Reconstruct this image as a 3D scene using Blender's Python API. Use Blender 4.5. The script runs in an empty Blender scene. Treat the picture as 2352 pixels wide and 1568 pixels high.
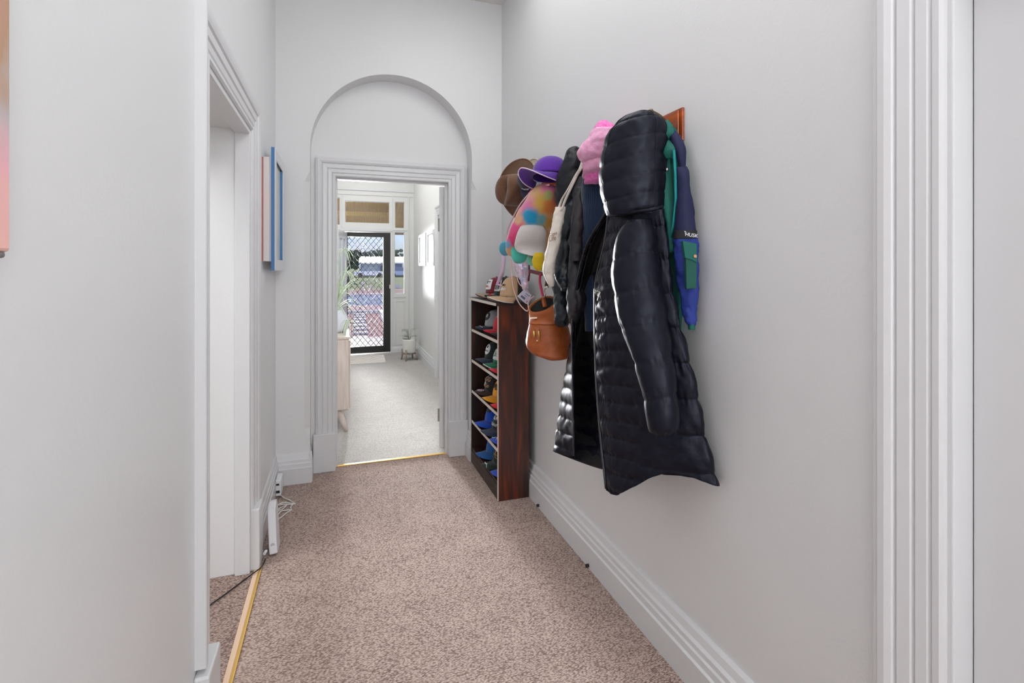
import bpy, math, random
from mathutils import Vector, Matrix, noise, Euler
random.seed(7)
scene = bpy.context.scene
COL = scene.collection
PI = math.pi
# ---------------------------------------------------------------- camera
TH = math.radians(18.74); F = 1176.0; HZ = 615.0; CH = 1.40
FW = Vector((math.sin(TH), math.cos(TH), 0)); RT = Vector((math.cos(TH), -math.sin(TH), 0)); UP = Vector((0, 0, 1))
CAM = Vector((0, 0, CH))
def ray(px, py):
    return FW + RT * ((px - 1176.0) / F) + UP * ((HZ - py) / F)
def P(px, py, X=None, Y=None, t=None, Z=None):
    d = ray(px, py)
    if X is not None: k = X / d.x
    elif Y is not None: k = Y / d.y
    elif Z is not None: k = (Z - CH) / d.z
    else: k = t
    return CAM + d * k
cd = bpy.data.cameras.new('camera'); cam = bpy.data.objects.new('camera', cd); COL.objects.link(cam)
cam.location = CAM; cam.rotation_euler = (PI / 2, 0, -TH)
cd.sensor_width = 36; cd.lens = 36 * F / 2352; cd.shift_y = (HZ - 784) / 2352; cd.clip_start = 0.02; cd.clip_end = 800
scene.camera = cam

# ---------------------------------------------------------------- materials
def S(r, g, b):
    def c(x):
        x /= 255.0
        return x / 12.92 if x <= 0.04045 else ((x + 0.055) / 1.055) ** 2.4
    return (c(r), c(g), c(b), 1)
class NT:
    def __init__(s, m): s.t = m.node_tree; s.n = s.t.nodes; s.b = s.n['Principled BSDF']
    def add(s, k, **kw):
        n = s.n.new(k)
        for a, v in kw.items(): setattr(n, a, v)
        return n
    def ln(s, a, b): s.t.links.new(a, b)
MATS = {}
def mat(name, col, rough=0.6, bump=None, var=None, metal=0, spec=0.5, sheen=0, coat=0, coords='Object', trans=0):
    """bump=(kind, scale, strength, distance)  var=(scale, colour2, detail)"""
    if name in MATS: return MATS[name]
    m = bpy.data.materials.new(name); m.use_nodes = True; k = NT(m); b = k.b
    b.inputs['Base Color'].default_value = col; b.inputs['Roughness'].default_value = rough
    b.inputs['Metallic'].default_value = metal; b.inputs['Specular IOR Level'].default_value = spec
    b.inputs['Sheen Weight'].default_value = sheen; b.inputs['Coat Weight'].default_value = coat
    b.inputs['Transmission Weight'].default_value = trans
    tc = k.add('ShaderNodeTexCoord')
    if var:
        n = k.add('ShaderNodeTexNoise'); n.inputs['Scale'].default_value = var[0]; n.inputs['Detail'].default_value = var[2] if len(var) > 2 else 4
        k.ln(tc.outputs[coords], n.inputs['Vector'])
        r = k.add('ShaderNodeValToRGB'); r.color_ramp.elements[0].position = 0.35; r.color_ramp.elements[1].position = 0.65
        r.color_ramp.elements[0].color = col; r.color_ramp.elements[1].color = var[1]
        k.ln(n.outputs['Fac'], r.inputs['Fac']); k.ln(r.outputs['Color'], b.inputs['Base Color'])
    if bump:
        kind, sc, st, di = bump
        if kind == 'noise':
            n = k.add('ShaderNodeTexNoise'); n.inputs['Scale'].default_value = sc; n.inputs['Detail'].default_value = 5; o = n.outputs['Fac']
        elif kind == 'voronoi':
            n = k.add('ShaderNodeTexVoronoi'); n.inputs['Scale'].default_value = sc; o = n.outputs['Distance']
        else:
            n = k.add('ShaderNodeTexWave'); n.inputs['Scale'].default_value = sc; n.inputs['Distortion'].default_value = 0.6; o = n.outputs['Fac']
            if kind == 'wavediag': n.bands_direction = 'DIAGONAL'
            elif kind == 'wavez': n.bands_direction = 'Z'
            elif kind == 'wavey': n.bands_direction = 'Y'
        k.ln(tc.outputs[coords], n.inputs['Vector'])
        bp = k.add('ShaderNodeBump'); bp.inputs['Strength'].default_value = st; bp.inputs['Distance'].default_value = di
        k.ln(o, bp.inputs['Height']); k.ln(bp.outputs['Normal'], b.inputs['Normal'])
    MATS[name] = m
    return m

wallm = mat('wall_paint', S(228, 229, 230), 0.42, ('noise', 70, 0.10, 0.005))
ceilm = mat('ceiling_paint', S(232, 231, 228), 0.7)
trimm = mat('gloss_trim_paint', S(222, 223, 225), 0.28, ('noise', 20, 0.08, 0.004))
farm = mat('front_room_paint', S(227, 227, 225), 0.5, ('noise', 40, 0.1, 0.004))

def carpet(name, c_hi, c_lo, scale=158.0):
    m = bpy.data.materials.new(name); m.use_nodes = True; k = NT(m); b = k.b
    tc = k.add('ShaderNodeTexCoord'); mp = k.add('ShaderNodeMapping'); mp.inputs['Rotation'].default_value = (0, 0, math.radians(-36)); mp.inputs['Scale'].default_value = (0.62, 1.25, 1)
    k.ln(tc.outputs['Object'], mp.inputs['Vector'])
    vo = k.add('ShaderNodeTexVoronoi'); vo.inputs['Scale'].default_value = scale; vo.inputs['Randomness'].default_value = 0.62; k.ln(mp.outputs['Vector'], vo.inputs['Vector'])
    nz = k.add('ShaderNodeTexNoise'); nz.inputs['Scale'].default_value = 260; nz.inputs['Detail'].default_value = 3; k.ln(tc.outputs['Object'], nz.inputs['Vector'])
    nb = k.add('ShaderNodeTexNoise'); nb.inputs["Scale"].default_value = 5; nb.inputs['Detail'].default_value = 4; k.ln(tc.outputs['Object'], nb.inputs['Vector'])
    h = k.add('ShaderNodeMath', operation='MULTIPLY_ADD'); k.ln(vo.outputs['Distance'], h.inputs[0]); h.inputs[1].default_value = -1.35
    h2 = k.add('ShaderNodeMath', operation='MULTIPLY_ADD'); k.ln(nz.outputs['Fac'], h2.inputs[0]); h2.inputs[1].default_value = 0.42; h2.inputs[2].default_value = 0.78
    h3 = k.add('ShaderNodeMath', operation='MULTIPLY_ADD'); k.ln(nb.outputs['Fac'], h3.inputs[0]); h3.inputs[1].default_value = 0.32; k.ln(h2.outputs[0], h3.inputs[2])
    k.ln(h3.outputs[0], h.inputs[2])
    r = k.add('ShaderNodeValToRGB'); r.color_ramp.elements[0].position = 0.12; r.color_ramp.elements[1].position = 0.74
    r.color_ramp.elements[0].color = c_lo; r.color_ramp.elements[1].color = c_hi
    k.ln(h.outputs[0], r.inputs['Fac']); k.ln(r.outputs['Color'], b.inputs['Base Color'])
    bp = k.add('ShaderNodeBump'); bp.inputs['Strength'].default_value = 0.7; bp.inputs['Distance'].default_value = 0.004
    k.ln(h.outputs[0], bp.inputs['Height']); k.ln(bp.outputs['Normal'], b.inputs['Normal'])
    b.inputs['Roughness'].default_value = 0.95; b.inputs['Specular IOR Level'].default_value = 0.1; b.inputs['Sheen Weight'].default_value = 0.15
    return m
carp = carpet('brown_loop_carpet', S(201, 179, 168), S(116, 92, 83))
carp_far = carpet('bright_lit_loop_carpet', S(206, 203, 199), S(160, 155, 150))  # hall carpet repeated paler, the front room's strong light put into its colour

def wood(name, c0, c1, c2, rough=0.3, stretch=(9, 9, 0.9), coat=0.3, dist=1.5):
    m = bpy.data.materials.new(name); m.use_nodes = True; k = NT(m); b = k.b
    tc = k.add('ShaderNodeTexCoord'); mp = k.add('ShaderNodeMapping'); mp.inputs['Scale'].default_value = stretch
    k.ln(tc.outputs['Object'], mp.inputs['Vector'])
    n = k.add('ShaderNodeTexNoise'); n.inputs['Scale'].default_value = 1.6; n.inputs['Detail'].default_value = 7; n.inputs['Distortion'].default_value = dist
    k.ln(mp.outputs['Vector'], n.inputs['Vector'])
    r = k.add('ShaderNodeValToRGB'); e = r.color_ramp.elements; e[0].position = 0.34; e[0].color = c0; e[1].position = 0.72; e[1].color = c2
    x = e.new(0.52); x.color = c1
    k.ln(n.outputs['Fac'], r.inputs['Fac']); k.ln(r.outputs['Color'], b.inputs['Base Color'])
    b.inputs['Roughness'].default_value = rough; b.inputs['Coat Weight'].default_value = coat; b.inputs['Coat Roughness'].default_value = 0.2
    return m
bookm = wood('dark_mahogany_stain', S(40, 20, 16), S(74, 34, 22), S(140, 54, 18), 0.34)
bookdark = wood('dark_mahogany_shadowside', S(34, 20, 17), S(52, 28, 22), S(84, 40, 24), 0.5, coat=0)  # darker copy of the mahogany, shade of that side put into its colour
kickm = wood('worn_brown_board', S(48, 38, 32), S(66, 54, 46), S(92, 78, 66), 0.6, stretch=(9, 2, 9), coat=0)
edgem = mat('pale_board_edge', S(226, 214, 204), 0.4)
rackm = wood('orange_varnished_wood', S(120, 48, 10), S(168, 76, 18), S(190, 92, 26), 0.3, stretch=(10, 1.2, 10))
brass = mat('brass', S(226, 186, 104), 0.34, metal=0.75)
steel = mat('bright_metal', S(200, 196, 188), 0.3, metal=1.0)
blackmetal = mat('black_powdercoat', S(22, 22, 22), 0.45)
whiteplast = mat('white_plastic', S(232, 232, 236), 0.35)
darkhole = mat('dark_plastic', S(30, 30, 32), 0.5)
nylon = mat('black_nylon', S(13, 14, 23), 0.42, ('noise', 90, 0.15, 0.004), spec=0.28)
nylon.node_tree.nodes['Principled BSDF'].inputs['Specular Tint'].default_value = (.74, .78, 1, 1)
lining = mat('charcoal_lining', S(26, 24, 27), 0.55, ('noise', 60, 0.2, 0.004), spec=0.3)
tealnylon = mat('dark_teal_nylon', S(14, 24, 33), 0.38, ('noise', 70, 0.25, 0.004), spec=0.4)
blackhood = mat('black_soft_nylon', S(16, 20, 27), 0.48, ('noise', 60, 0.2, 0.004), spec=0.35)
charcoal = mat('charcoal_softshell', S(34, 31, 37), 0.5, ('noise', 50, 0.2, 0.004))
cord = mat('navy_corduroy', S(4, 36, 66), 0.85, ('wavey', 60, 0.5, 0.003), sheen=0.3)
greenj = mat('bottle_green_canvas', S(8, 92, 82), 0.75, ('noise', 120, 0.2, 0.003))
teals = mat('teal_zip_tape', S(0, 128, 128), 0.7)
navyj = mat('navy_canvas', S(14, 18, 62), 0.75, ('noise', 120, 0.2, 0.003))
bluej = mat('royal_blue_canvas', S(28, 48, 130), 0.75, ('noise', 120, 0.2, 0.003))
blackband = mat('black_band', S(22, 22, 30), 0.7)
pinkl = mat('light_pink_knit', S(242, 182, 214), 0.9, ('noise', 160, 0.4, 0.004), var=(45, S(234, 160, 200)), sheen=0.3)
pinkh = mat('hot_pink_fleece', S(232, 92, 184), 0.95, ('voronoi', 240, 0.6, 0.004), var=(90, S(246, 140, 206)), sheen=0.4)
canvas = mat('natural_cotton', S(226, 218, 208), 0.9, ('noise', 140, 0.25, 0.003))
inkm = mat('brown_print', S(150, 112, 84), 0.8)
tan = mat('tan_woven_leather', S(168, 84, 28), 0.42, ('wavediag', 80, 0.28, 0.002), var=(30, S(150, 70, 22)))
tans = mat('tan_smooth_leather', S(160, 76, 26), 0.4, ('noise', 70, 0.2, 0.003), var=(12, S(172, 92, 40)))
bagin = mat('black_lining', S(24, 24, 22), 0.8)
strapb = mat('brown_strap', S(92, 58, 30), 0.6)
felt = mat('brown_felt', S(112, 80, 58), 0.95, ('noise', 240, 0.3, 0.002), var=(14, S(98, 64, 46)), sheen=0.3)
feltedge = mat('felt_binding', S(150, 116, 92), 0.9)
cream = mat('cream_straw', S(214, 204, 186), 0.9, ('wavez', 90, 0.4, 0.002))
purple = mat('purple_cotton', S(84, 28, 150), 0.85, ('noise', 160, 0.2, 0.003), sheen=0.3)
lilac = mat('lilac_webbing', S(234, 210, 234), 0.6)
irid = mat('pearl_pink_foil', S(244, 206, 222), 0.22, ('noise', 34, 0.5, 0.01), var=(26, S(196, 204, 232)), metal=0.25)
pinkcord = mat('pale_pink_cord', S(246, 204, 196), 0.6)
tagm = mat('pale_lilac_card', S(206, 204, 224), 0.5)
maroon = mat('maroon_webbing', S(110, 32, 52), 0.7)
redstrap = mat('rose_red_webbing', S(196, 60, 92), 0.7)
hotstrap = mat('pink_trim', S(236, 104, 150), 0.6)

# ---------------------------------------------------------------- mesh builder
ORG = {}
def tag(o, label=None, cat=None, group=None, kind=None):
    if label: o['label'] = label
    if cat: o['category'] = cat
    if group: o['group'] = group
    if kind: o['kind'] = kind
    return o
def thing(name, loc, label, cat, group=None, rot=(0, 0, 0)):
    o = bpy.data.objects.new(name, None); COL.objects.link(o); o.empty_display_size = 0.05
    o.location = loc; o.rotation_euler = rot; ORG[o] = Vector(loc)
    return tag(o, label, cat, group)
class MB:
    def __init__(s): s.v = []; s.f = []
    def add(s, vs, fs):
        n = len(s.v); s.v += [Vector(v) for v in vs]; s.f += [tuple(i + n for i in q) for q in fs]; return s
    def box(s, x0, x1, y0, y1, z0, z1):
        return s.add([(x0, y0, z0), (x1, y0, z0), (x1, y1, z0), (x0, y1, z0), (x0, y0, z1), (x1, y0, z1), (x1, y1, z1), (x0, y1, z1)],
                     [(0, 3, 2, 1), (4, 5, 6, 7), (0, 1, 5, 4), (1, 2, 6, 5), (2, 3, 7, 6), (3, 0, 4, 7)])
    def hexa(s, lo, hi):      # two quads of four points
        return s.add(list(lo) + list(hi), [(0, 3, 2, 1), (4, 5, 6, 7), (0, 1, 5, 4), (1, 2, 6, 5), (2, 3, 7, 6), (3, 0, 4, 7)])
    def extr(s, poly, vec):   # polygon of 3D points swept by a vector
        n = len(poly); vec = Vector(vec)
        vs = [Vector(p) for p in poly] + [Vector(p) + vec for p in poly]
        return s.add(vs, [tuple(range(n - 1, -1, -1)), tuple(range(n, 2 * n))] + [(i, (i + 1) % n, n + (i + 1) % n, n + i) for i in range(n)])
    def tube(s, path, r, n=8, caps=True):
        path = [Vector(p) for p in path]; rs = r if isinstance(r, (list, tuple)) else [r] * len(path)
        rings = []; ref = Vector((0, 0, 1))
        for i, p in enumerate(path):
            d = (path[min(i + 1, len(path) - 1)] - path[max(i - 1, 0)]).normalized()
            if abs(d.dot(ref)) > 0.95: ref = Vector((1, 0, 0))
            a = d.cross(ref).normalized(); b = d.cross(a).normalized(); ref = -b if abs(b.z) > 0.3 else Vector((0, 0, 1))
            rings.append([p + a * (rs[i] * math.cos(2 * PI * k / n)) + b * (rs[i] * math.sin(2 * PI * k / n)) for k in range(n)])
            ref = Vector((0, 0, 1)) if abs(d.z) < 0.9 else Vector((1, 0, 0))
        return s.grid(rings, True, caps)
    def ribbon(s, path, side, w, th):
        """flat strap: half-width vector field side (vector or list), thickness th"""
        path = [Vector(p) for p in path]; rings = []
        for i, p in enumerate(path):
            sd = Vector(side[i] if isinstance(side, list) else side).normalized()
            d = (path[min(i + 1, len(path) - 1)] - path[max(i - 1, 0)]).normalized(); nn = d.cross(sd).normalized() * (th / 2)
            ww = (w[i] if isinstance(w, (list, tuple)) else w) / 2
            rings.append([p - sd * ww - nn, p + sd * ww - nn, p + sd * ww + nn, p - sd * ww + nn])
        return s.grid(rings, True, True)
    def grid(s, G, closed=False, caps=False):
        n = len(s.v); R = len(G); Cn = len(G[0])
        for row in G: s.v += [Vector(p) for p in row]
        for i in range(R - 1):
            for j in range(Cn if closed else Cn - 1):
                k = (j + 1) % Cn
                s.f.append((n + i * Cn + j, n + i * Cn + k, n + (i + 1) * Cn + k, n + (i + 1) * Cn + j))
        if caps:
            s.f.append(tuple(n + j for j in range(Cn - 1, -1, -1))); s.f.append(tuple(n + (R - 1) * Cn + j for j in range(Cn)))
        return s
    def lathe(s, prof, c, n=28):
        c = Vector(c)
        return s.grid([[c + Vector((r * math.cos(2 * PI * k / n), r * math.sin(2 * PI * k / n), z)) for k in range(n)] for r, z in prof], True, True)
    def build(s, name, m, parent=None, smooth=False, bevel=0, solid=0, local=False, label=None, sub=0, soloff=-1, origin=None, fixn=True):
        me = bpy.data.meshes.new(name)
        if parent is not None: o0 = Vector() if local else ORG[parent]
        elif origin is not None: o0 = Vector(origin)
        else:
            lo = [min(v[i] for v in s.v) for i in range(3)]; hi = [max(v[i] for v in s.v) for i in range(3)]
            o0 = Vector(((lo[0] + hi[0]) / 2, (lo[1] + hi[1]) / 2, lo[2]))
        me.from_pydata([tuple(v - o0) for v in s.v], [], s.f); me.validate(); me.update()
        if fixn:
            import bmesh
            bm = bmesh.new(); bm.from_mesh(me); bmesh.ops.recalc_face_normals(bm, faces=bm.faces); bm.to_mesh(me); bm.free()
        me.materials.append(m)
        if smooth:
            for p in me.polygons: p.use_smooth = True
        o = bpy.data.objects.new(name, me); COL.objects.link(o)
        if parent is not None: o.parent = parent; ORG[o] = o0 if not local else Vector()
        else: o.location = o0; ORG[o] = o0
        if solid:
            q = o.modifiers.new('solid', 'SOLIDIFY'); q.thickness = solid; q.offset = soloff
        if sub:
            q = o.modifiers.new('sub', 'SUBSURF'); q.levels = sub; q.render_levels = sub
        if bevel:
            q = o.modifiers.new('bevel', 'BEVEL'); q.width = bevel; q.segments = 2; q.limit_method = 'ANGLE'; q.angle_limit = math.radians(40)
        if label: o['label'] = label
        return o
def struct(o): o['kind'] = 'structure'; return o
def cr(p, n, closed=False):
    """Catmull-Rom through points"""
    p = [Vector(q) for q in p]; m = len(p); out = []
    segs = m if closed else m - 1
    for i in range(n):
        x = i * segs / (n if closed else (n - 1)); k = min(int(x), segs - 1); f = x - k
        g = lambda j: p[j % m] if closed else (p[j] if 0 <= j < m else (2 * p[0] - p[1] if j < 0 else 2 * p[-1] - p[-2]))
        a, b, c, d = g(k - 1), g(k), g(k + 1), g(k + 2)
        out.append(0.5 * ((2 * b) + (c - a) * f + (2 * a - 5 * b + 4 * c - d) * f * f + (3 * b - a - 3 * c + d) * f ** 3))
    return out
def loft(rows, nu, nv, closed=False):
    R = [cr(r, nu, closed) for r in rows]
    cols = [cr([R[i][j] for i in range(len(R))], nv) for j in range(nu)]
    return [[cols[j][i] for j in range(nu)] for i in range(nv)]
def displace(G, fn, closed=False, center=None, flip=1):
    R = len(G); Cn = len(G[0]); out = []
    for i in range(R):
        row = []
        for j in range(Cn):
            du = G[i][(j + 1) % Cn if closed else min(j + 1, Cn - 1)] - G[i][(j - 1) % Cn if closed else max(j - 1, 0)]
            dv = G[min(i + 1, R - 1)][j] - G[max(i - 1, 0)][j]
            n = du.cross(dv)
            n = n.normalized() * flip if n.length > 1e-9 else Vector()
            row.append(G[i][j] + n * fn(i / (R - 1), j / Cn, G[i][j]))
        out.append(row)
    return out
def blob(rows, n=64, nv=90, puff=None, wr=0.004, wf=14.0, ex=2.0, seed=0.0, flat=0.0):
    """closed soft volume. rows: (py, left px, right px, X of middle, half depth along sight).
       puff=(band height m, amplitude, slope)"""
    rings = []
    for (y, l, r, X, dep) in rows:
        c = P((l + r) / 2, y, X=X); tt = (c - CAM).dot(FW)
        vd = Vector((c.x, c.y, 0)).normalized(); sd = Vector((vd.y, -vd.x, 0))
        w = max(0.001, abs(r - l) / 2 * tt / F) * (sd.dot(RT) ** -1)
        ring = []
        for k in range(n):
            a = 2 * PI * k / n; ca, sa = math.cos(a), math.sin(a)
            ca = math.copysign(abs(ca) ** (2 / ex), ca); sa = math.copysign(abs(sa) ** (2 / ex), sa)
            ring.append(c + sd * (w * ca) + vd * (dep * sa))
        rings.append(ring)
    cols = [cr([rings[i][j] for i in range(len(rings))], nv) for j in range(n)]
    G = [[cols[j][i] for j in range(n)] for i in range(nv)]
    def fn(v, u, p):
        d = wr * (noise.noise(p * wf + Vector((seed, 0, 0))) + 0.5 * noise.noise(p * wf * 2.7 + Vector((0, seed, 0))))
        if puff:
            h, amp, sl = puff
            ph = (p.z + sl * (p.y - p.x)) / h
            s_ = abs(math.sin(PI * ph))
            d += amp * (s_ ** 0.36 - 0.75) + amp * 0.42 * (1 - s_) * noise.noise(Vector((u * 40, ph * 3, seed)))
        return d
    G = displace(G, fn, True, flip=-1)
    return G
def blobmesh(*a, **k):
    m = MB(); m.grid(blob(*a, **k), True, True); return m
def patch(px_poly, t, th=0.004, rows=None):
    """a small flat piece of cloth or card facing the hall: outline by points at depth t"""
    pts = [P(x, y, t=t) for x, y in px_poly]
    return MB().extr(pts, FW * th)
def poly_round(pts, n=40):
    return [(q.x, q.y) for q in cr([Vector((x, y, 0)) for x, y in pts], n, True)]
def text(s, name, m, parent, loc, size, rot, th=0.0008, shear=0):
    c = bpy.data.curves.new(name, 'FONT'); c.body = s; c.size = size; c.extrude = th; c.align_x = 'CENTER'; c.align_y = 'CENTER'; c.shear = shear
    tmp = bpy.data.objects.new(name + '_tmp', c); COL.objects.link(tmp)
    me = bpy.data.meshes.new_from_object(tmp.evaluated_get(bpy.context.evaluated_depsgraph_get())); bpy.data.objects.remove(tmp); bpy.data.curves.remove(c)
    me.name = name; me.materials.clear(); me.materials.append(m)
    o = bpy.data.objects.new(name, me); COL.objects.link(o); o.parent = parent; o.location = loc; o.rotation_euler = rot
    return o

# ================================================================ THE SETTING
XL, XR = -0.385, 1.15          # hall walls
YE, YD = 3.63, 3.775           # arch wall, back of its niche
CZ = 3.35                      # ceiling
OX0, OX1, OZ = -0.017, 0.776, 2.035   # inner doorway
YF = 8.68                      # front wall
XRF, XLF = 1.20, -0.42         # front room walls
DY0, DY1, DZ = 1.79, 2.625, 2.035      # left doorway
wallg = mat('semi_gloss_wall_paint', S(228, 229, 230), 0.34, ('noise', 70, 0.10, 0.005))
def wallbox(name, boxes, m=wallm):
    b = MB()
    for q in boxes: b.box(*q)
    return struct(b.build(name, m))
struct(MB().box(XL + 0.03, XR + 0.3, -2.4, 3.82, -0.12, 0).build('floor', carp, origin=(0, 0, 0)))
struct(MB().box(-3.4, XL + 0.03, -1.2, 4.2, -0.12, 0).build('floor_side_room', carpet('side_room_carpet', S(180, 157, 146), S(92, 71, 63)), origin=(0, 0, 0)))
struct(MB().box(XLF - 0.2, XRF + 0.3, 3.82, YF + 0.03, -0.12, 0).build('floor_front_room', carp_far, origin=(0, 0, 0)))
wallbox('wall_left', [(XL - 0.34, XL, -2.4, DY0, 0, CZ), (XL - 0.34, XL, DY1, YE, 0, CZ), (XL - 0.34, XL, DY0, DY1, DZ, CZ)], wallg)
wallbox('wall_right', [(XR, XR + 0.2, 0.687, YE, 0, CZ), (XR, XR + 0.2, -2.4, -0.14, 0, CZ), (XR, XR + 0.2, -0.14, 0.687, 2.04, CZ)])
wallbox('wall_back', [(XL - 0.34, XR + 0.2, -2.6, -2.4, 0, CZ)])
struct(MB().box(-3.4, XRF + 0.3, -2.6, YF + 0.1, CZ, CZ + 0.1).build('ceiling', ceilm))
wallbox('wall_side_room', [(-3.5, -3.4, -1.2, 4.2, 0, CZ), (-3.4, XL - 0.34, 4.2, 4.3, 0, CZ), (-3.4, XL - 0.34, -1.3, -1.2, 0, CZ)])
# arch wall with a shallow arched niche
AC, AR, ASP = 0.373, 0.55, 2.19
def arch_wall():
    b = MB(); y0, y1 = YE, YD
    n = 40
    arc = [(AC + AR * math.cos(PI - PI * k / n), ASP + AR * math.sin(PI - PI * k / n)) for k in range(n + 1)]
    # face left of, right of, above the niche
    ch = 0.034; c0, c1 = 0.34, 1.97
    def quad(a, b_, c, d): b.add([a, b_, c, d], [(0, 1, 2, 3)])
    for sgn, edge, outer in ((-1, AC - AR, XL - 0.3), (1, AC + AR, XR + 0.2)):
        e2 = edge + sgn * ch; ym = y0 + ch * 0.8
        quad((outer, y0, 0), (edge, y0, 0), (edge, y0, c0 - 0.08), (outer, y0, c0 - 0.08))
        quad((outer, y0, c0 - 0.08), (edge, y0, c0 - 0.08), (e2, y0, c0), (outer, y0, c0))
        quad((outer, y0, c0), (e2, y0, c0), (e2, y0, c1), (outer, y0, c1))
        quad((outer, y0, c1), (e2, y0, c1), (edge, y0, c1 + 0.07), (outer, y0, c1 + 0.07))
        quad((outer, y0, c1 + 0.07), (edge, y0, c1 + 0.07), (edge, y0, ASP), (outer, y0, ASP))
        quad((e2, y0, c0), (edge, ym, c0), (edge, ym, c1), (e2, y0, c1))
        b.add([(edge, y0, c0 - 0.08), (e2, y0, c0), (edge, ym, c0)], [(0, 1, 2)]); b.add([(edge, y0, c1 + 0.07), (e2, y0, c1), (edge, ym, c1)], [(0, 1, 2)])
        quad((edge, y0, 0), (edge, y1, 0), (edge, y1, c0 - 0.08), (edge, y0, c0 - 0.08))
        quad((edge, ym, c0), (edge, y1, c0), (edge, y1, c1), (edge, ym, c1))
        b.add([(edge, y0, c0 - 0.08), (edge, ym, c0), (edge, y1, c0), (edge, y1, c0 - 0.08)], [(0, 1, 2, 3)])
        b.add([(edge, y0, c1 + 0.07), (edge, ym, c1), (edge, y1, c1), (edge, y1, c1 + 0.07)], [(0, 1, 2, 3)])
        quad((edge, y0, c1 + 0.07), (edge, y1, c1 + 0.07), (edge, y1, ASP), (edge, y0, ASP))
    quad((XL - 0.3, y0, ASP), (AC - AR, y0, ASP), (AC - AR, y0, CZ), (XL - 0.3, y0, CZ))
    quad((AC + AR, y0, ASP), (XR + 0.2, y0, ASP), (XR + 0.2, y0, CZ), (AC + AR, y0, CZ))
    for k in range(n):
        (xa, za), (xb, zb) = arc[k], arc[k + 1]
        quad((xa, y0, za), (xb, y0, zb), (xb, y0, CZ), (xa, y0, CZ))
        quad((xa, y0, za), (xb, y0, zb), (xb, y1, zb), (xa, y1, za))
    # niche back, with the doorway through it
    yb = YD + 0.12; z1 = CZ
    b.box(AC - AR - 0.25, OX0 - 0.03, y1, yb, 0, z1); b.box(OX1 + 0.03, AC + AR + 0.3, y1, yb, 0, z1); b.box(OX0 - 0.03, OX1 + 0.03, y1, yb, OZ + 0.03, z1)
    return struct(b.build('wall_end', wallm, origin=(0.373, YE, 0), fixn=False))
arch_wall()
# profiles: (distance from opening, projection)
CAS = [(0, 0), (0, .012), (.006, .017), (.018, .017), (.022, .012), (.028, .018), (.048, .020), (.052, .015), (.058, .022), (.082, .025), (.086, .020), (.092, .028), (.104, .033), (.118, .033), (.124, .027), (.13, .027), (.13, 0)]
def casing(name, a0, a1, z0, z1, plane, axis, sgn, prof=CAS, m=trimm, left=True, right=True):
    """three-sided moulding round an opening a0..a1 x 0..z1. axis 'x' or 'y' runs along the wall, sgn is the way the wall faces"""
    b = MB()
    def pt(a, z, d): return (a, plane + sgn * d, z) if axis == 'x' else (plane + sgn * d, a, z)
    rows = []
    if left: rows += [[pt(a0 - w, z0, d) for w, d in prof]]
    rows += [[pt(a0 - w, z1 + w, d) for w, d in prof], [pt(a1 + w, z1 + w, d) for w, d in prof]]
    if right: rows += [[pt(a1 + w, z0, d) for w, d in prof]]
    b.grid(rows, True, True)
    return struct(b.build(name, m, bevel=0))
SK = [(0, 0), (.044, 0), (.044, .100), (.037, .106), (.036, .128), (.030, .134), (.029, .150), (.020, .158), (.014, .182), (.006, .190), (0, .190)]
def skirt(name, p0, p1, nrm, m=trimm, prof=SK, k=1.0):
    p0 = Vector(p0); p1 = Vector(p1); nrm = Vector(nrm)
    b = MB(); b.grid([[p + nrm * (d * k) + UP * z for d, z in prof] for p in (p0, p1)], True, True)
    return struct(b.build(name, m))
casing('trim_1', OX0, OX1, 0.25, OZ, YD, 'x', -1)
b = MB(); b.box(OX0 - 0.145, OX0 - 0.002, YD - 0.045, YD, 0, 0.262); struct(b.build('trim_2', trimm, bevel=0.004))
b = MB(); b.box(OX1 + 0.002, OX1 + 0.145, YD - 0.045, YD, 0, 0.262); struct(b.build('trim_3', trimm, bevel=0.004))
b = MB(); b.box(OX0 - 0.03, OX0, YD - 0.008, YD + 0.125, 0, OZ); b.box(OX1, OX1 + 0.03, YD - 0.008, YD + 0.125, 0, OZ); b.box(OX0 - 0.03, OX1 + 0.03, YD - 0.008, YD + 0.125, OZ + 0.0002, OZ + 0.03)
b.box(OX0 - 0.001, OX0 + 0.012, YD + 0.03, YD + 0.075, 0, OZ + 0.0005); b.box(OX1 - 0.012, OX1 + 0.001, YD + 0.03, YD + 0.075, 0, OZ + 0.0005); b.box(OX0 + 0.012, OX1 - 0.012, YD + 0.03, YD + 0.075, OZ - 0.012, OZ + 0.001)
struct(b.build('trim_4', trimm, bevel=0.002))
# left doorway
CAS2 = [(0, 0), (0, .006), (.006, .012), (.018, .012), (.022, .008), (.028, .013), (.048, .015), (.052, .011), (.058, .018), (.082, .020), (.086, .016), (.092, .024), (.104, .028), (.118, .030), (.126, .030), (.13, .028), (.13, 0)]
casing('trim_5', DY0, DY1, 0.26, DZ, XL, 'y', 1, CAS2)
b = MB(); b.box(XL, XL + 0.040, DY1 - 0.004, DY1 + 0.115, 0, 0.285); struct(b.build('trim_6', trimm, bevel=0.006))
b = MB(); b.box(XL, XL + 0.040, DY0 - 0.145, DY0 + 0.004, 0, 0.245); struct(b.build('trim_7', trimm, bevel=0.006))
b = MB(); b.box(XL - 0.06, XL + 0.002, DY1 - 0.022, DY1 + 0.002, 0, DZ); b.box(XL - 0.06, XL + 0.002, DY0 - 0.002, DY0 + 0.022, 0, DZ); b.box(XL - 0.06, XL + 0.002, DY0 + 0.022, DY1 - 0.022, DZ - 0.022, DZ + 0.001)
struct(b.build('trim_8', trimm, bevel=0.003))
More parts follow.
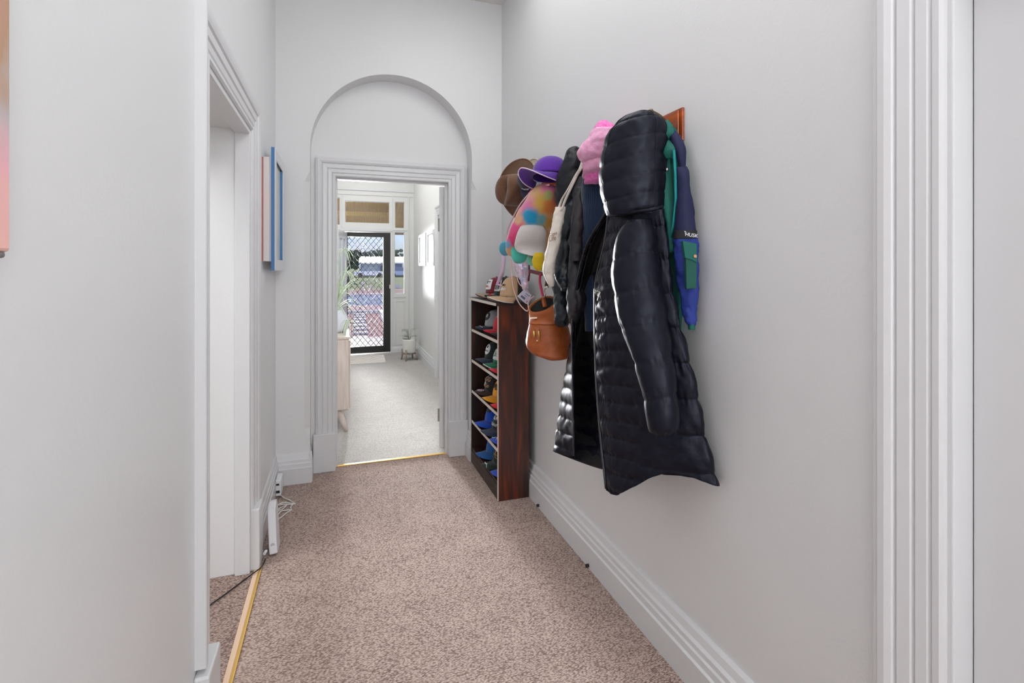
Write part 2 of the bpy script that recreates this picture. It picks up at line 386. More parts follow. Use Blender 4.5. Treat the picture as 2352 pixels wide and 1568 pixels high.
# right doorway with a closed white door
casing('trim_9', -0.14, 0.687, 0.0, 2.04, XR, 'y', -1)
b = MB(); b.box(XR - 0.002, XR + 0.06, 0.676, 0.69, 0, 2.04); b.box(XR - 0.002, XR + 0.06, -0.15, -0.128, 0, 2.04); struct(b.build('trim_10', trimm, bevel=0.003))
wallbox('wall_right_sky_block', [(XR + 0.12, XR + 0.2, -0.2, 0.75, 0, 2.1)])  # added slab behind the closed door, keeps sky from showing through its gap
d = thing('door_3', (XR + 0.07, 0.27, 0), 'white painted door closed in the right wall beside the camera', 'door'); d['kind'] = 'structure'
MB().box(XR + 0.055, XR + 0.095, -0.127, 0.675, 0.006, 2.035).build('door_panel', trimm, d, bevel=0.003)
MB().tube([(XR + 0.055, -0.07, 1.0), (XR + 0.02, -0.07, 1.0)], 0.008, 10).build('handle', steel, d)
# skirtings
skirt('baseboard_right', (XR, 0.83, 0), (XR, YE, 0), (-1, 0, 0))
skirt('baseboard_left', (XL, DY1 + 0.13, 0), (XL, YE, 0), (1, 0, 0), k=0.6)
skirt('baseboard_left_near', (XL, -2.4, 0), (XL, DY0 - 0.145, 0), (1, 0, 0), k=0.5)
skirt('baseboard_end', (XL, YE, 0), (AC - AR + 0.012, YE, 0), (0, -1, 0))
skirt('baseboard_end_right', (AC + AR - 0.012, YE, 0), (XR, YE, 0), (0, -1, 0))
skirt('baseboard_niche_left', (AC - AR, YE - 0.03, 0), (AC - AR, YD, 0), (1, 0, 0), k=0.35)
skirt('baseboard_niche_right', (AC + AR, YE - 0.03, 0), (AC + AR, YD, 0), (-1, 0, 0), k=0.6)
b = MB(); b.box(OX0, OX1, 3.806, 3.832, 0.0, 0.007); struct(b.build('trim_11', brass, bevel=0.003))
b = MB(); b.box(XL + 0.036, XL + 0.049, DY0 + 0.03, DY1 + 0.02, 0.0, 0.009); struct(b.build('trim_12', brass, bevel=0.004))
b = MB(); b.box(XL + 0.016, XL + 0.036, DY0 + 0.03, DY1 + 0.02, 0.0, 0.005); struct(b.build('trim_16', mat('pale_pine', S(214, 184, 158), 0.6), bevel=0.002))
# ---------------------------------------------------------------- front room
wallbox('wall_front_left', [(XLF - 0.1, XLF, 3.9, YF, 0, CZ)], farm)
RD0, RD1 = 5.55, 6.42
wallbox('wall_front_right', [(XRF, XRF + 0.1, 3.9, RD0, 0, CZ), (XRF, XRF + 0.1, RD1, YF, 0, CZ), (XRF, XRF + 0.1, RD0, RD1, 2.06, CZ)], farm)
d = thing('door_4', (XRF + 0.08, (RD0 + RD1) / 2, 0), 'white closed door in the front room right wall', 'door'); d['kind'] = 'structure'
MB().box(XRF + 0.06, XRF + 0.098, RD0, RD1, 0, 2.06).build('door_panel', trimm, d, bevel=0.003)
casing('trim_13', RD0, RD1, 0.0, 2.06, XRF, 'y', -1)
skirt('baseboard_front_right', (XRF, RD1 + 0.13, 0), (XRF, YF, 0), (-1, 0, 0), k=0.6)
skirt('baseboard_front_left', (XLF, 3.9, 0), (XLF, YF, 0), (1, 0, 0), k=0.6)
# front wall: solid pieces between the door, sidelights and transoms
fd0, fd1 = 0.095, 0.818
openings = [(fd0, fd1, 0.0, 1.985), (0.885, 1.05, 0.965, 1.995), (-0.19, 0.025, 0.965, 1.995), (0.10, 0.805, 2.13, 2.485), (0.89, 1.047, 2.06, 2.50), (-0.19, 0.025, 2.09, 2.53)]
xs = sorted(set([XLF, XRF] + [o[0] for o in openings] + [o[1] for o in openings])); zs = sorted(set([0, CZ] + [o[2] for o in openings] + [o[3] for o in openings]))
b = MB()
for i in range(len(xs) - 1):
    run = None
    for j in range(len(zs) - 1):
        cx, cz = (xs[i] + xs[i + 1]) / 2, (zs[j] + zs[j + 1]) / 2
        solid_ = not any(o[0] < cx < o[1] and o[2] < cz < o[3] for o in openings)
        if solid_: run = [zs[j], zs[j + 1]] if run is None else [run[0], zs[j + 1]]
        if (not solid_ or j == len(zs) - 2) and run: b.box(xs[i], xs[i + 1], YF, YF + 0.1, run[0], run[1]); run = None
struct(b.build('wall_front', farm))
b = MB()
b.box(XLF, XRF, YF - 0.018, YF, 2.66, 2.70); b.box(XLF, XRF, YF - 0.012, YF, 2.585, 2.60)
b.box(1.105, 1.125, YF - 0.014, YF, 0, 2.585); b.box(0.845, 0.858, YF - 0.014, YF, 0, 2.585); b.box(0.858, 1.105, YF - 0.010, YF, 2.02, 2.035); b.box(0.875, 1.06, YF - 0.012, YF, 0.91, 0.945)
b.box(0.065, 0.845, YF - 0.013, YF, 2.0, 2.05); b.box(0.05, 0.065, YF - 0.014, YF, 0, 2.585)
struct(b.build('trim_14', trimm))
b = MB(); b.box(0.90, 1.05, YF - 0.008, YF, 0.12, 0.135); b.box(0.90, 1.05, YF - 0.008, YF, 0.84, 0.855); b.box(0.90, 0.912, YF - 0.008, YF, 0.135, 0.84); b.box(1.038, 1.05, YF - 0.008, YF, 0.135, 0.84)
struct(b.build('trim_15', trimm))
skirt('baseboard_front', (0.83, YF, 0), (XRF, YF, 0), (0, -1, 0), k=0.4, prof=[(d_, z_ * 0.5) for d_, z_ in SK])
glass = bpy.data.materials.new('window_glass'); glass.use_nodes = True
k = NT(glass); tr_ = k.add('ShaderNodeBsdfTransparent'); gl_ = k.add('ShaderNodeBsdfGlossy'); gl_.inputs['Roughness'].default_value = 0.02
mx_ = k.add('ShaderNodeMixShader'); mx_.inputs['Fac'].default_value = 0.06; k.ln(tr_.outputs[0], mx_.inputs[1]); k.ln(gl_.outputs[0], mx_.inputs[2]); k.ln(mx_.outputs[0], k.n['Material Output'].inputs['Surface'])
for i, o in enumerate(openings[1:]):
    w = thing('window_%d' % (i + 1), ((o[0] + o[1]) / 2, YF + 0.05, o[2]), None, None); w['kind'] = 'structure'
    f_ = 0.008
    b = MB(); b.box(o[0], o[0] + f_, YF + 0.02, YF + 0.07, o[2], o[3]); b.box(o[1] - f_, o[1], YF + 0.02, YF + 0.07, o[2], o[3]); b.box(o[0] + f_, o[1] - f_, YF + 0.02, YF + 0.07, o[2], o[2] + f_); b.box(o[0] + f_, o[1] - f_, YF + 0.02, YF + 0.07, o[3] - f_, o[3])
    b.build('window_frame', trimm, w)
    MB().box(o[0] + f_, o[1] - f_, YF + 0.043, YF + 0.047, o[2] + f_, o[3] - f_).build('pane', glass, w)
# security screen door
d = thing('door_1', (0.456, YF + 0.03, 0), 'black security screen door with diamond grille', 'door'); d['kind'] = 'structure'
y0, y1 = YF - 0.004, YF + 0.034
b = MB(); b.box(fd0, fd0 + 0.05, y0, y1, 0.01, 1.98); b.box(fd1 - 0.115, fd1, y0, y1, 0.01, 1.98); b.box(fd0 + 0.05, fd1 - 0.115, y0, y1, 1.905, 1.98); b.box(fd0 + 0.05, fd1 - 0.115, y0, y1, 0.01, 0.12)
b.build('door_frame', blackmetal, d, bevel=0.003)
b = MB(); ym = YF + 0.014; px_, pz_ = 0.084, 0.104; gx0, gx1, gz0, gz1 = fd0 + 0.05, fd1 - 0.115, 0.12, 1.905
def clipseg(x0, z0, x1, z1):
    t0, t1 = 0.0, 1.0; dx, dz = x1 - x0, z1 - z0
    for p_, q_ in ((-dx, x0 - gx0), (dx, gx1 - x0), (-dz, z0 - gz0), (dz, gz1 - z0)):
        if abs(p_) < 1e-12:
            if q_ < 0: return None
            continue
        r_ = q_ / p_
        if p_ < 0: t0 = max(t0, r_)
        else: t1 = min(t1, r_)
    return (x0 + t0 * dx, z0 + t0 * dz, x0 + t1 * dx, z0 + t1 * dz) if t0 < t1 else None
H_ = gz1 - gz0; sl = px_ / pz_
for sgn in (1, -1):
    kx = gx0 - H_ * sl - 1
    x0_ = math.floor((gx0 - H_ * sl - 0.2) / px_) * px_
    n_ = 0
    while x0_ + n_ * px_ < gx1 + H_ * sl + 0.2:
        xx = x0_ + n_ * px_; n_ += 1
        s_ = clipseg(xx, gz0, xx + sgn * H_ * sl, gz1)
        if s_:
            a = Vector((s_[0], ym + 0.003 * sgn, s_[1])); c = Vector((s_[2], ym + 0.003 * sgn, s_[3])); dd = (c - a)
            if dd.length < 0.01: continue
            dd.normalize(); nn = Vector((-dd.z, 0, dd.x)) * 0.0045; yy = Vector((0, 0.002, 0))
            b.hexa([a - nn - yy, a + nn - yy, a + nn + yy, a - nn + yy], [c - nn - yy, c + nn - yy, c + nn + yy, c - nn + yy])
b.build('diamond_grille', blackmetal, d)
b = MB(); b.box(fd1 - 0.02, fd1 + 0.002, y0 - 0.02, y0, 1.06, 1.12); b.build('lock', steel, d)
# wooden front door, open against the left
d = thing('door_2', (fd0, YF - 0.02, 0), 'white front door standing open inside the screen door', 'door', rot=(0, 0, math.radians(-100))); d['kind'] = 'structure'
fb = MB(); fb.box(0, 0.76, 0, 0.04, 0.01, 0.95); fb.box(0, 0.12, 0, 0.04, 0.95, 1.97); fb.box(0.64, 0.76, 0, 0.04, 0.95, 1.97); fb.box(0.12, 0.64, 0, 0.04, 1.85, 1.97); fb.box(0.33, 0.43, 0, 0.04, 0.95, 1.85)
fb.build('door_panel', trimm, d, local=True, bevel=0.003)
gb = MB(); gb.box(0.12, 0.33, 0.015, 0.022, 0.95, 1.85); gb.box(0.43, 0.64, 0.015, 0.022, 0.95, 1.85); gb.build('pane', mat('frosted_pane', S(214, 220, 228), 0.3), d, local=True)
# inner door of the arch doorway, swung open beyond the right jamb
d = thing('door_5', (OX1 - 0.040, YD + 0.140, 0), 'white inner door swung open beyond the arch doorway right jamb', 'door', rot=(0, 0, math.radians(77))); d['kind'] = 'structure'
MB().box(0.0, 0.77, -0.04, 0.0, 0.015, 2.025).build('door_panel', trimm, d, local=True, bevel=0.003)
hb = MB(); hb.tube([(0.0, 0.004, 0.22), (0.0, 0.004, 0.32)], 0.008, 8); hb.build('hinge', steel, d, local=True)
hb = MB(); hb.tube([(0.0, 0.004, 1.68), (0.0, 0.004, 1.78)], 0.008, 8); hb.build('hinge', steel, d, local=True)

# ================================================================ OUTSIDE
concm = mat('pale_concrete', S(214, 208, 204), 0.85, ('noise', 8, 0.2, 0.02))
gravel = mat('red_brown_gravel', S(150, 112, 108), 0.95, ('noise', 12, 0.5, 0.03), var=(3.0, S(176, 140, 134)))
asphalt = mat('blue_grey_asphalt', S(104, 122, 150), 0.9)
pathm = mat('pink_footpath', S(188, 160, 160), 0.9, var=(0.8, S(172, 142, 140)))
dirt = mat('verge_dirt', S(164, 134, 126), 0.95, var=(0.6, S(142, 116, 104)))
grassm = mat('roadside_grass', S(98, 122, 66), 0.95, var=(0.5, S(128, 130, 84)))
def strip(name, y0, z0, y1, z1, m, x0=-30, x1=60):
    return struct(MB().hexa([(x0, y0, z0 - 0.3), (x1, y0, z0 - 0.3), (x1, y1, z1 - 0.3), (x0, y1, z1 - 0.3)], [(x0, y0, z0), (x1, y0, z0), (x1, y1, z1), (x0, y1, z1)]).build(name, m))
struct(MB().box(-1.5, 3.0, YF + 0.1, 11.0, -0.35, -0.03).build('porch_floor', concm))
strip('garden_ground', 11.0, -0.5, 22.2, -0.5, gravel); strip('path_ground', 22.2, -0.5, 27.0, -0.5, pathm)
strip('road', 27.0, -0.55, 36.0, -0.5, asphalt); strip('verge_ground', 36.0, -0.5, 46.0, -0.45, dirt)
strip('lawn', 46.0, -0.45, 95.0, 0.5, grassm); strip('field', 95.0, 0.5, 260.0, 1.2, grassm, -80, 120)
struct(MB().box(-30, 60, 35.9, 36.3, -0.52, -0.36).build('kerb_road', concm)); struct(MB().box(-30, 60, 22.1, 22.3, -0.52, -0.38).build('kerb_garden', concm))
tinm = mat('tan_corrugated_iron', S(150, 124, 64), 0.5, ('wave', 10, 0.5, 0.01))
b = MB(); N_ = 90
G = []
for yy, zz in ((YF + 0.1, 2.62 + 0.28), (11.05, 2.20)):
    G.append([(-1.6 + 4.6 * i / N_, yy, zz + 0.012 * math.sin(i * 1.6)) for i in range(N_ + 1)])
b.grid(G)
v = thing('veranda_roof', (0.7, 9.9, 2.2), 'tan corrugated veranda roof seen above the front door', 'roof'); v['kind'] = 'structure'
b.build('roof_sheet', tinm, v, solid=0.01)
b = MB(); b.box(-1.6, 3.0, 10.98, 11.04, 2.10, 2.2); b.build('fascia', mat('brown_fascia', S(120, 96, 70), 0.6), v)
b = MB(); b.box(-1.5, 3.0, 9.85, 9.91, 2.36, 2.44); b.build('batten', tinm, v)
# stepping stones
stone = None
for i in range(9):
    y = 13.3 + i * 1.02; x = 0.53 + 0.035 * i
    if stone is None:
        stone = MB().box(x - 0.22, x + 0.22, y - 0.2, y + 0.2, -0.505, -0.44).build('stepping_stone', concm, bevel=0.02)
        o = stone
    else:
        o = stone.copy(); COL.objects.link(o); o.location = (x, y, -0.505)
    tag(o, 'pale square paver, %s in the garden path beyond the screen door' % ['nearest the porch', 'second from the porch', 'third from the porch', 'fourth from the porch', 'fifth, halfway out', 'fourth from the kerb', 'third from the kerb', 'second from the kerb', 'last one against the kerb'][i], 'paver', 'stepping stones in the front garden')
b = MB(); b.hexa([(1.30, 14.6, -0.52), (1.42, 14.6, -0.52), (1.76, 22.1, -0.52), (1.62, 22.1, -0.52)], [(1.30, 14.6, -0.36), (1.42, 14.6, -0.36), (1.76, 22.1, -0.36), (1.62, 22.1, -0.36)])
tag(b.build('garden_edging', mat('white_painted_edging', S(232, 230, 228), 0.7)), 'white garden edging running along the right of the stepping stones', 'edging')
# shed, houses, cars, trees across the road
def building(name, x0, x1, y0, y1, zb, zt, label, cat, roofc, wallc):
    t = thing(name, ((x0 + x1) / 2, y0, zb), label, cat)
    MB().box(x0, x1, y0, y1, zb - 0.3, zt).build('wall', wallc, t)
    b = MB(); ym = (y0 + y1) / 2; e = 0.5
    b.extr([(x0 - e, y0 - e, zt - 0.05), (x0 - e, ym, zt + 0.9), (x0 - e, y1 + e, zt - 0.05), (x0 - e, y1 + e, zt + 0.1), (x0 - e, ym, zt + 1.05), (x0 - e, y0 - e, zt + 0.16)], (x1 - x0 + 2 * e, 0, 0)); b.build('roof', roofc, t)
    b = MB(); b.box(x0 + (x1 - x0) * 0.45, x0 + (x1 - x0) * 0.7, y0 - 0.04, y0 + 0.02, zb + 0.4, zt - 0.35); b.build('window', mat('dark_window', S(52, 62, 80), 0.2), t)
    return t
bw = mat('blue_grey_cladding', S(112, 128, 160), 0.7); wr_ = mat('white_iron_roof', S(236, 240, 246), 0.4)
building('shed', 3.4, 9.3, 80, 86, 0.25, 2.1, 'long low shed with a white roof across the road behind the screen door', 'shed', wr_, bw)
building('house', 10.8, 15.4, 84, 90, 0.3, 2.3, 'blue grey house with white roof seen through the sidelight window', 'house', wr_, bw)
def car(x, y, z, c, label):
    t = thing('car', (x, y, z), label, 'car', 'cars parked across the road')
    m = mat('car_paint_' + c[0], c[1], 0.25, coat=0.5)
    b = MB(); b.extr([(x - 2.1, y, z + .25), (x - 2.1, y, z + .75), (x - 1.2, y, z + .85), (x + 1.2, y, z + .85), (x + 2.1, y, z + .75), (x + 2.1, y, z + .25)], (0, 1.7, 0)); b.build('body', m, t, bevel=0.05)
    b = MB(); b.extr([(x - 1.3, y + .1, z + .83), (x - .8, y + .1, z + 1.35), (x + .7, y + .1, z + 1.35), (x + 1.25, y + .1, z + .83)], (0, 1.5, 0)); b.build('cabin', mat('car_glass', S(110, 130, 160), 0.15), t, bevel=0.04)
    for dx in (-1.3, 1.3):
        for dy in (0.0, 1.6):
            MB().tube([(x + dx, y + dy - 0.02, z + .3), (x + dx, y + dy + 0.14, z + .3)], 0.31, 14).build('wheel', blackmetal, t)
car(4.2, 74, 0.1, ('white', S(214, 222, 236)), 'white car parked before the shed at its left end')
car(8.8, 75, 0.1, ('silver', S(176, 196, 226)), 'silver blue car parked before the shed at its right end')
leafm = [mat('gum_leaf_dark', S(46, 66, 50), 0.9, ('noise', 2.5, 1.0, 0.4), var=(1.2, S(66, 88, 66))), mat('gum_leaf_mid', S(70, 94, 72), 0.9, ('noise', 2.5, 1.0, 0.4), var=(1.2, S(96, 116, 90)))]
barkm = mat('bark', S(110, 96, 84), 0.9)
def tree(x, y, z, h, w, label, k, sd):
    t = thing('tree', (x, y, z), label, 'tree', 'trees across the road'); rr = random.Random(sd)
    MB().tube([(x, y, z - 0.2), (x + rr.uniform(-.2, .2), y, z + h * 0.35), (x + rr.uniform(-.3, .3), y, z + h * 0.65)], [w * .07, w * .05, w * .03], 8).build('trunk', barkm, t)
    b = MB()
    for i in range(30):
        c = Vector((x + rr.uniform(-.36, .36) * w, y + rr.uniform(-.3, .3) * w, z + h * rr.uniform(0.42, 0.9))); r = w * rr.uniform(.08, .19)
        n1, n2 = 9, 14
        G = []
        for a in range(n1 + 1):
            ph = PI * a / n1
            G.append([c + Vector((math.sin(ph) * math.cos(2 * PI * q / n2), math.sin(ph) * math.sin(2 * PI * q / n2), math.cos(ph) * .75)) * r * (1 + .35 * noise.noise(Vector((a * .9 + i, q * .9, sd)))) for q in range(n2)])
        b.grid(G, True, True)
    b.build('crown', leafm[k], t)
tree(1.05, 60, 0.0, 3.4, 2.6, 'spreading dark tree left of the shed, nearest the road', 0, 1)
for i, (x, y, h, w, lab) in enumerate([(4.4, 96, 4.0, 4.4, 'dark gum tree rising behind the shed at its left end'), (7.2, 104, 4.3, 4.2, 'round gum tree rising behind the middle of the shed'),
        (9.4, 96, 3.8, 3.2, 'low gum tree rising behind the shed at its right end'), (11.3, 104, 5.0, 2.6, 'tall thin tree behind the house, left in the sidelight'), (13.2, 98, 5.4, 3.0, 'leafy tree behind the house, right in the sidelight'),
        (1.0, 104, 4.0, 4.2, 'distant gum tree far left behind the spreading tree')]):
    tree(x, y, 0.5, h, w, lab, i % 2, 10 + i)
for (px, py, lab) in ((833, 652, 'small white marker post on the far verge, left one'), (850, 660, 'small white marker post on the far verge, right one')):
    g = P(px, py, Y=45.0); MB_ = MB().tube([(g.x, g.y, -0.47), (g.x, g.y, g.z + 0.16)], [0.07, 0.13], 8)
    tag(MB_.build('marker_post', concm), lab, 'post', 'marker posts on the verge')
g = P(915, 660, Y=47.0); b = MB(); b.box(g.x - 0.25, g.x + 0.25, 47.0, 47.04, g.z - 0.3, g.z + 0.3); b.box(g.x - 0.02, g.x + 0.02, 47.04, 47.08, -0.5, g.z + 0.2)
tag(b.build('notice_board', concm), 'small blank white board on a post seen low in the sidelight', 'sign')

# ================================================================ FRONT ROOM FURNITURE
sbm = wood('limed_white_oak', S(208, 192, 180), S(222, 208, 198), S(232, 220, 212), 0.45, stretch=(14, 14, 1.0), coat=0)
sb = thing('sideboard', (-0.15, 5.2, 0), 'pale timber sideboard on splayed legs beyond the arch doorway', 'sideboard')
b = MB(); b.box(-0.38, 0.085, 4.60, 6.1, 0.185, 0.79); b.build('body', sbm, sb, bevel=0.008)
b = MB(); b.box(-0.39, 0.095, 4.59, 6.11, 0.79, 0.812); b.build('top', sbm, sb, bevel=0.004)
for yy in (4.62, 5.11, 5.60):
    dr = MB().box(0.086, 0.100, yy, yy + 0.47, 0.20, 0.775).build('door', sbm, sb, bevel=0.003)
for (x, y, dx, dy) in ((-0.005, 4.68, 0.07, -0.07), (-0.29, 4.68, -0.05, -0.07), (-0.005, 6.02, 0.07, 0.05), (-0.29, 6.02, -0.05, 0.05)):
    MB().tube([(x, y, 0.19), (x + dx, y + dy, 0.0)], [0.034, 0.018], 14).build('leg', sbm, sb, smooth=True)
# spider plant on the sideboard
pt_ = thing('spider_plant', (-0.03, 4.95, 0.812), 'spider plant with arching leaves in a white pot on the sideboard', 'plant')
MB().lathe([(0.0, .812), (.085, .812), (.115, .84), (.122, .90), (.105, .97), (.078, 1.01), (.07, 1.02), (.06, 1.012), (.055, 0.99), (0, .985)], (-0.03, 4.95, 0), 32).build('pot', mat('white_glazed_pot', S(226, 230, 240), 0.25, coat=0.4), pt_, smooth=True)
leaf_sp = mat('pale_green_leaf', S(166, 186, 156), 0.5, var=(9, S(216, 224, 206)))
rr = random.Random(4)
def blade(c, az, length, rise, droop, w, n=10):
    pts = []; d = Vector((math.cos(az), math.sin(az), 0))
    for i in range(n + 1):
        s_ = i / n; pts.append(c + d * (length * s_) + UP * (rise * s_ * 2.0 - droop * s_ * s_))
    ws = [max(0.002, w * math.sin(PI * (0.15 + 0.84 * i / n))) for i in range(n + 1)]
    return pts, Vector((-d.y, d.x, 0)), ws
for i in range(46):
    az = rr.uniform(0, 2 * PI); L = rr.uniform(.18, .42)
    if math.sin(az) < -0.2: L *= 0.55
    pts, sd, ws = blade(Vector((-0.03, 4.95, 1.0)), az, L, rr.uniform(.12, .40), rr.uniform(.25, .62), .018)
    MB().ribbon(pts, sd, ws, .0012).build('leaf', leaf_sp, pt_, smooth=True)
for i in range(3):   # hanging runners with plantlets
    az = [-0.6, -0.25, -1.2][i]; c = Vector((-0.03, 4.95, 1.0)); e = Vector((0.05 + .02 * i, 4.84 - .05 * i, [1.56, 1.36, 0.93][i]))
    mid = (c + e) / 2 + Vector((0.05, -0.05, 0.1))
    rn = MB().tube(cr([c, mid, e], 14), .0022, 6).build('runner', leaf_sp, pt_, smooth=True)
    for j in range(13):
        a2 = rr.uniform(0, 2 * PI); pts, sd, ws = blade(e, a2, rr.uniform(.06, .15), rr.uniform(.0, .05), rr.uniform(.08, .26), .010, 7)
        MB().ribbon(pts, sd, ws, .001).build('leaf', leaf_sp, rn, smooth=True)
# pot plant on a timber stand
pc = P(940, 826, Z=0.0); px0, py0 = pc.x, pc.y
pp = thing('potted_plant', (px0, py0, 0), 'small leafy plant in a white pot on a timber stand by the front wall', 'plant')
MB().lathe([(0, .11), (.088, .11), (.095, .13), (.105, .30), (.107, .318), (.098, .318), (.092, .29), (0, .285)], (px0, py0, 0), 32).build('pot', mat('white_matte_pot', S(236, 236, 232), 0.5), pp, smooth=True)
ash = mat('grey_ash_wood', S(168, 152, 136), 0.6, var=(20, S(148, 132, 118)))
for kx in range(4):
    a = PI / 4 + kx * PI / 2 + 0.25; c, s_ = math.cos(a), math.sin(a)
    MB().tube([(px0 + c * .118, py0 + s_ * .118, .165), (px0 + c * .116, py0 + s_ * .116, .06), (px0 + c * .128, py0 + s_ * .128, 0)], [.012, .013, .011], 8).build('leg', ash, pp, smooth=True)
b = MB(); b.box(px0 - .115, px0 + .115, py0 - .011, py0 + .011, .085, .108); b.box(px0 - .011, px0 + .011, py0 - .115, py0 + .115, .085, .108)
b.build('cross_bar', ash, pp)
leaf_g = mat('grey_green_leaf', S(136, 144, 130), 0.5, var=(30, S(186, 192, 178)))
for i in range(17):
    az = rr.uniform(0, 2 * PI); L = rr.uniform(.03, .075); c = Vector((px0, py0, .29)); d0 = Vector((math.cos(az), math.sin(az), 0)); tip = c + d0 * L + UP * rr.uniform(.05, .19)
    st = MB().tube([c, (c + tip) / 2 + UP * .03, tip], .002, 6).build('stem', leaf_g, pp)
    pts, sd, ws = blade(tip, az, rr.uniform(.06, .085), .015, .04, .055, 8); MB().ribbon(pts, sd, ws, .0012).build('leaf', leaf_g, st, smooth=True)
# two white framed pictures on the right wall of the front room
pale_print = mat('pale_print', S(206, 214, 226), 0.12, var=(2.2, S(232, 236, 240)))
pf = None
for i, (y0, y1) in enumerate(((7.27, 7.90), (6.60, 7.14))):
    t = thing('framed_picture', (XRF, (y0 + y1) / 2, 1.43), ['white framed picture nearer the front door, on the front room right wall', 'white framed picture nearer the arch doorway, on the front room right wall'][i], 'picture', 'white frames in the front room')
    b = MB(); x0, x1 = XRF - 0.035, XRF; z0, z1 = 1.43, 1.90; e = .045
    b.box(x0, x1, y0, y0 + e, z0, z1); b.box(x0, x1, y1 - e, y1, z0, z1); b.box(x0, x1, y0 + e, y1 - e, z0, z0 + e); b.box(x0, x1, y0 + e, y1 - e, z1 - e, z1); b.build('frame', trimm, t, bevel=.003)
    MB().box(x0 + .012, x1, y0 + e, y1 - e, z0 + e, z1 - e).build('print', pale_print, t)

# ================================================================ LEFT WALL OF THE HALL
# abstract canvas near the camera
art = bpy.data.materials.new('pink_abstract_paint'); art.use_nodes = True; k = NT(art)
tc = k.add('ShaderNodeTexCoord'); sx = k.add('ShaderNodeSeparateXYZ'); k.ln(tc.outputs['Object'], sx.inputs[0])
nz = k.add('ShaderNodeTexNoise'); nz.inputs['Scale'].default_value = 9; nz.inputs['Detail'].default_value = 8; k.ln(tc.outputs['Object'], nz.inputs['Vector'])
ma = k.add('ShaderNodeMath', operation='MULTIPLY_ADD'); k.ln(nz.outputs['Fac'], ma.inputs[0]); ma.inputs[1].default_value = 0.32; k.ln(sx.outputs['Z'], ma.inputs[2])
mr = k.add('ShaderNodeMapRange'); mr.inputs['From Min'].default_value = 0.05; mr.inputs['From Max'].default_value = 0.75; k.ln(ma.outputs[0], mr.inputs['Value'])
r = k.add('ShaderNodeValToRGB'); e = r.color_ramp.elements; e[0].position = 0; e[0].color = S(250, 206, 160); e[1].position = 1; e[1].color = S(196, 136, 140)
for p_, c_ in ((0.28, S(240, 180, 190)), (0.4, S(196, 186, 186)), (0.5, S(186, 150, 120)), (0.62, S(206, 140, 150)), (0.78, S(176, 118, 112))):
    q = e.new(p_); q.color = c_
k.ln(mr.outputs[0], r.inputs['Fac']); k.ln(r.outputs['Color'], k.b.inputs['Base Color']); k.b.inputs['Roughness'].default_value = 0.45
bp = k.add('ShaderNodeBump'); bp.inputs['Strength'].default_value = 0.6; bp.inputs['Distance'].default_value = .004; k.ln(nz.outputs['Fac'], bp.inputs['Height']); k.ln(bp.outputs['Normal'], k.b.inputs['Normal'])
t = thing('canvas_painting', (XL + .015, .45, 1.415), 'pink and orange abstract canvas on the left wall beside the camera', 'painting')
MB().box(XL + .001, XL + .031, 0.12, 0.738, 1.418, 2.25).build('canvas', art, t, bevel=.004)
b = MB(); b.box(XL + .002, XL + .029, 0.125, 0.733, 1.411, 1.419); b.build('underside_edge', mat('grey_canvas_edge', S(120, 112, 110), .7), t, bevel=.003)
# box canvas and blue-edged frame near the arch wall
boxm = mat('pinkish_white_canvas', S(226, 214, 210), 0.7, var=(4, S(216, 216, 220)))
t = thing('box_canvas', (XL + .017, 3.2, 1.435), 'pinkish white box canvas hung on the left wall behind the blue frame', 'picture')
MB().box(XL + .001, XL + .034, 3.015, 3.52, 1.435, 1.995).build('canvas', boxm, t, bevel=.002)
b = MB(); b.box(XL, XL + .006, 3.011, 3.016, 1.437, 1.993); b.build('red_edge', mat('red_edge', S(176, 96, 90), .7), t, label='thin red back edge')
t = thing('framed_picture', (XL + .045, 3.33, 1.385), 'white fronted picture frame with blue outer edges near the arch wall', 'picture')
bl = mat('steel_blue_paint', S(64, 118, 172), 0.45); x0, x1 = XL + .034, XL + .056; y0, y1, z0, z1 = 3.10, 3.575, 1.385, 2.067; e = .062
b = MB(); b.box(x0, x1 - .004, y0, y0 + .012, z0, z1); b.box(x0, x1 - .004, y1 - .012, y1, z0, z1); b.box(x0, x1 - .004, y0 + .012, y1 - .012, z0, z0 + .012); b.box(x0, x1 - .004, y0 + .012, y1 - .012, z1 - .012, z1); b.build('edge_band', bl, t, label='steel blue outer edge')
b = MB(); xx0, xx1 = x1 - .006, x1
b.box(xx0, xx1, y0, y0 + e, z0, z1); b.box(xx0, xx1, y1 - e, y1, z0, z1); b.box(xx0, xx1, y0 + e, y1 - e, z0, z0 + e); b.box(xx0, xx1, y0 + e, y1 - e, z1 - e, z1); b.build('frame', trimm, t, bevel=.002)
b = MB(); b.box(x0 + .004, xx0 + .003, y1 - e - .008, y1 - e + .001, z0 + e, z1 - e); b.box(x0 + .004, xx0 + .003, y0 + e, y0 + e + .008, z0 + e, z1 - e); b.build('inner_lip', bl, t, label='steel blue inner lip')
MB().box(x0 + .002, x0 + .006, y0 + .012, y1 - .012, z0 + .012, z1 - .012).build('print', mat('pale_green_print', S(206, 210, 202), .3, var=(5, S(188, 200, 206))), t)
# power point on the skirting
t = thing('power_outlet', (-0.35, 3.44, 0.02), 'white double power point on the skirting in the left corner', 'outlet')
MB().box(XL + .026, XL + .058, 3.38, 3.50, .022, .118).build('plate', whiteplast, t, bevel=.006)
b = MB(); b.box(XL + .030, XL + .047, 3.376, 3.381, .088, .098); b.build('switch', darkhole, t)
b = MB(); b.box(XL + .030, XL + .050, 3.376, 3.381, .042, .056); b.build('socket', darkhole, t)
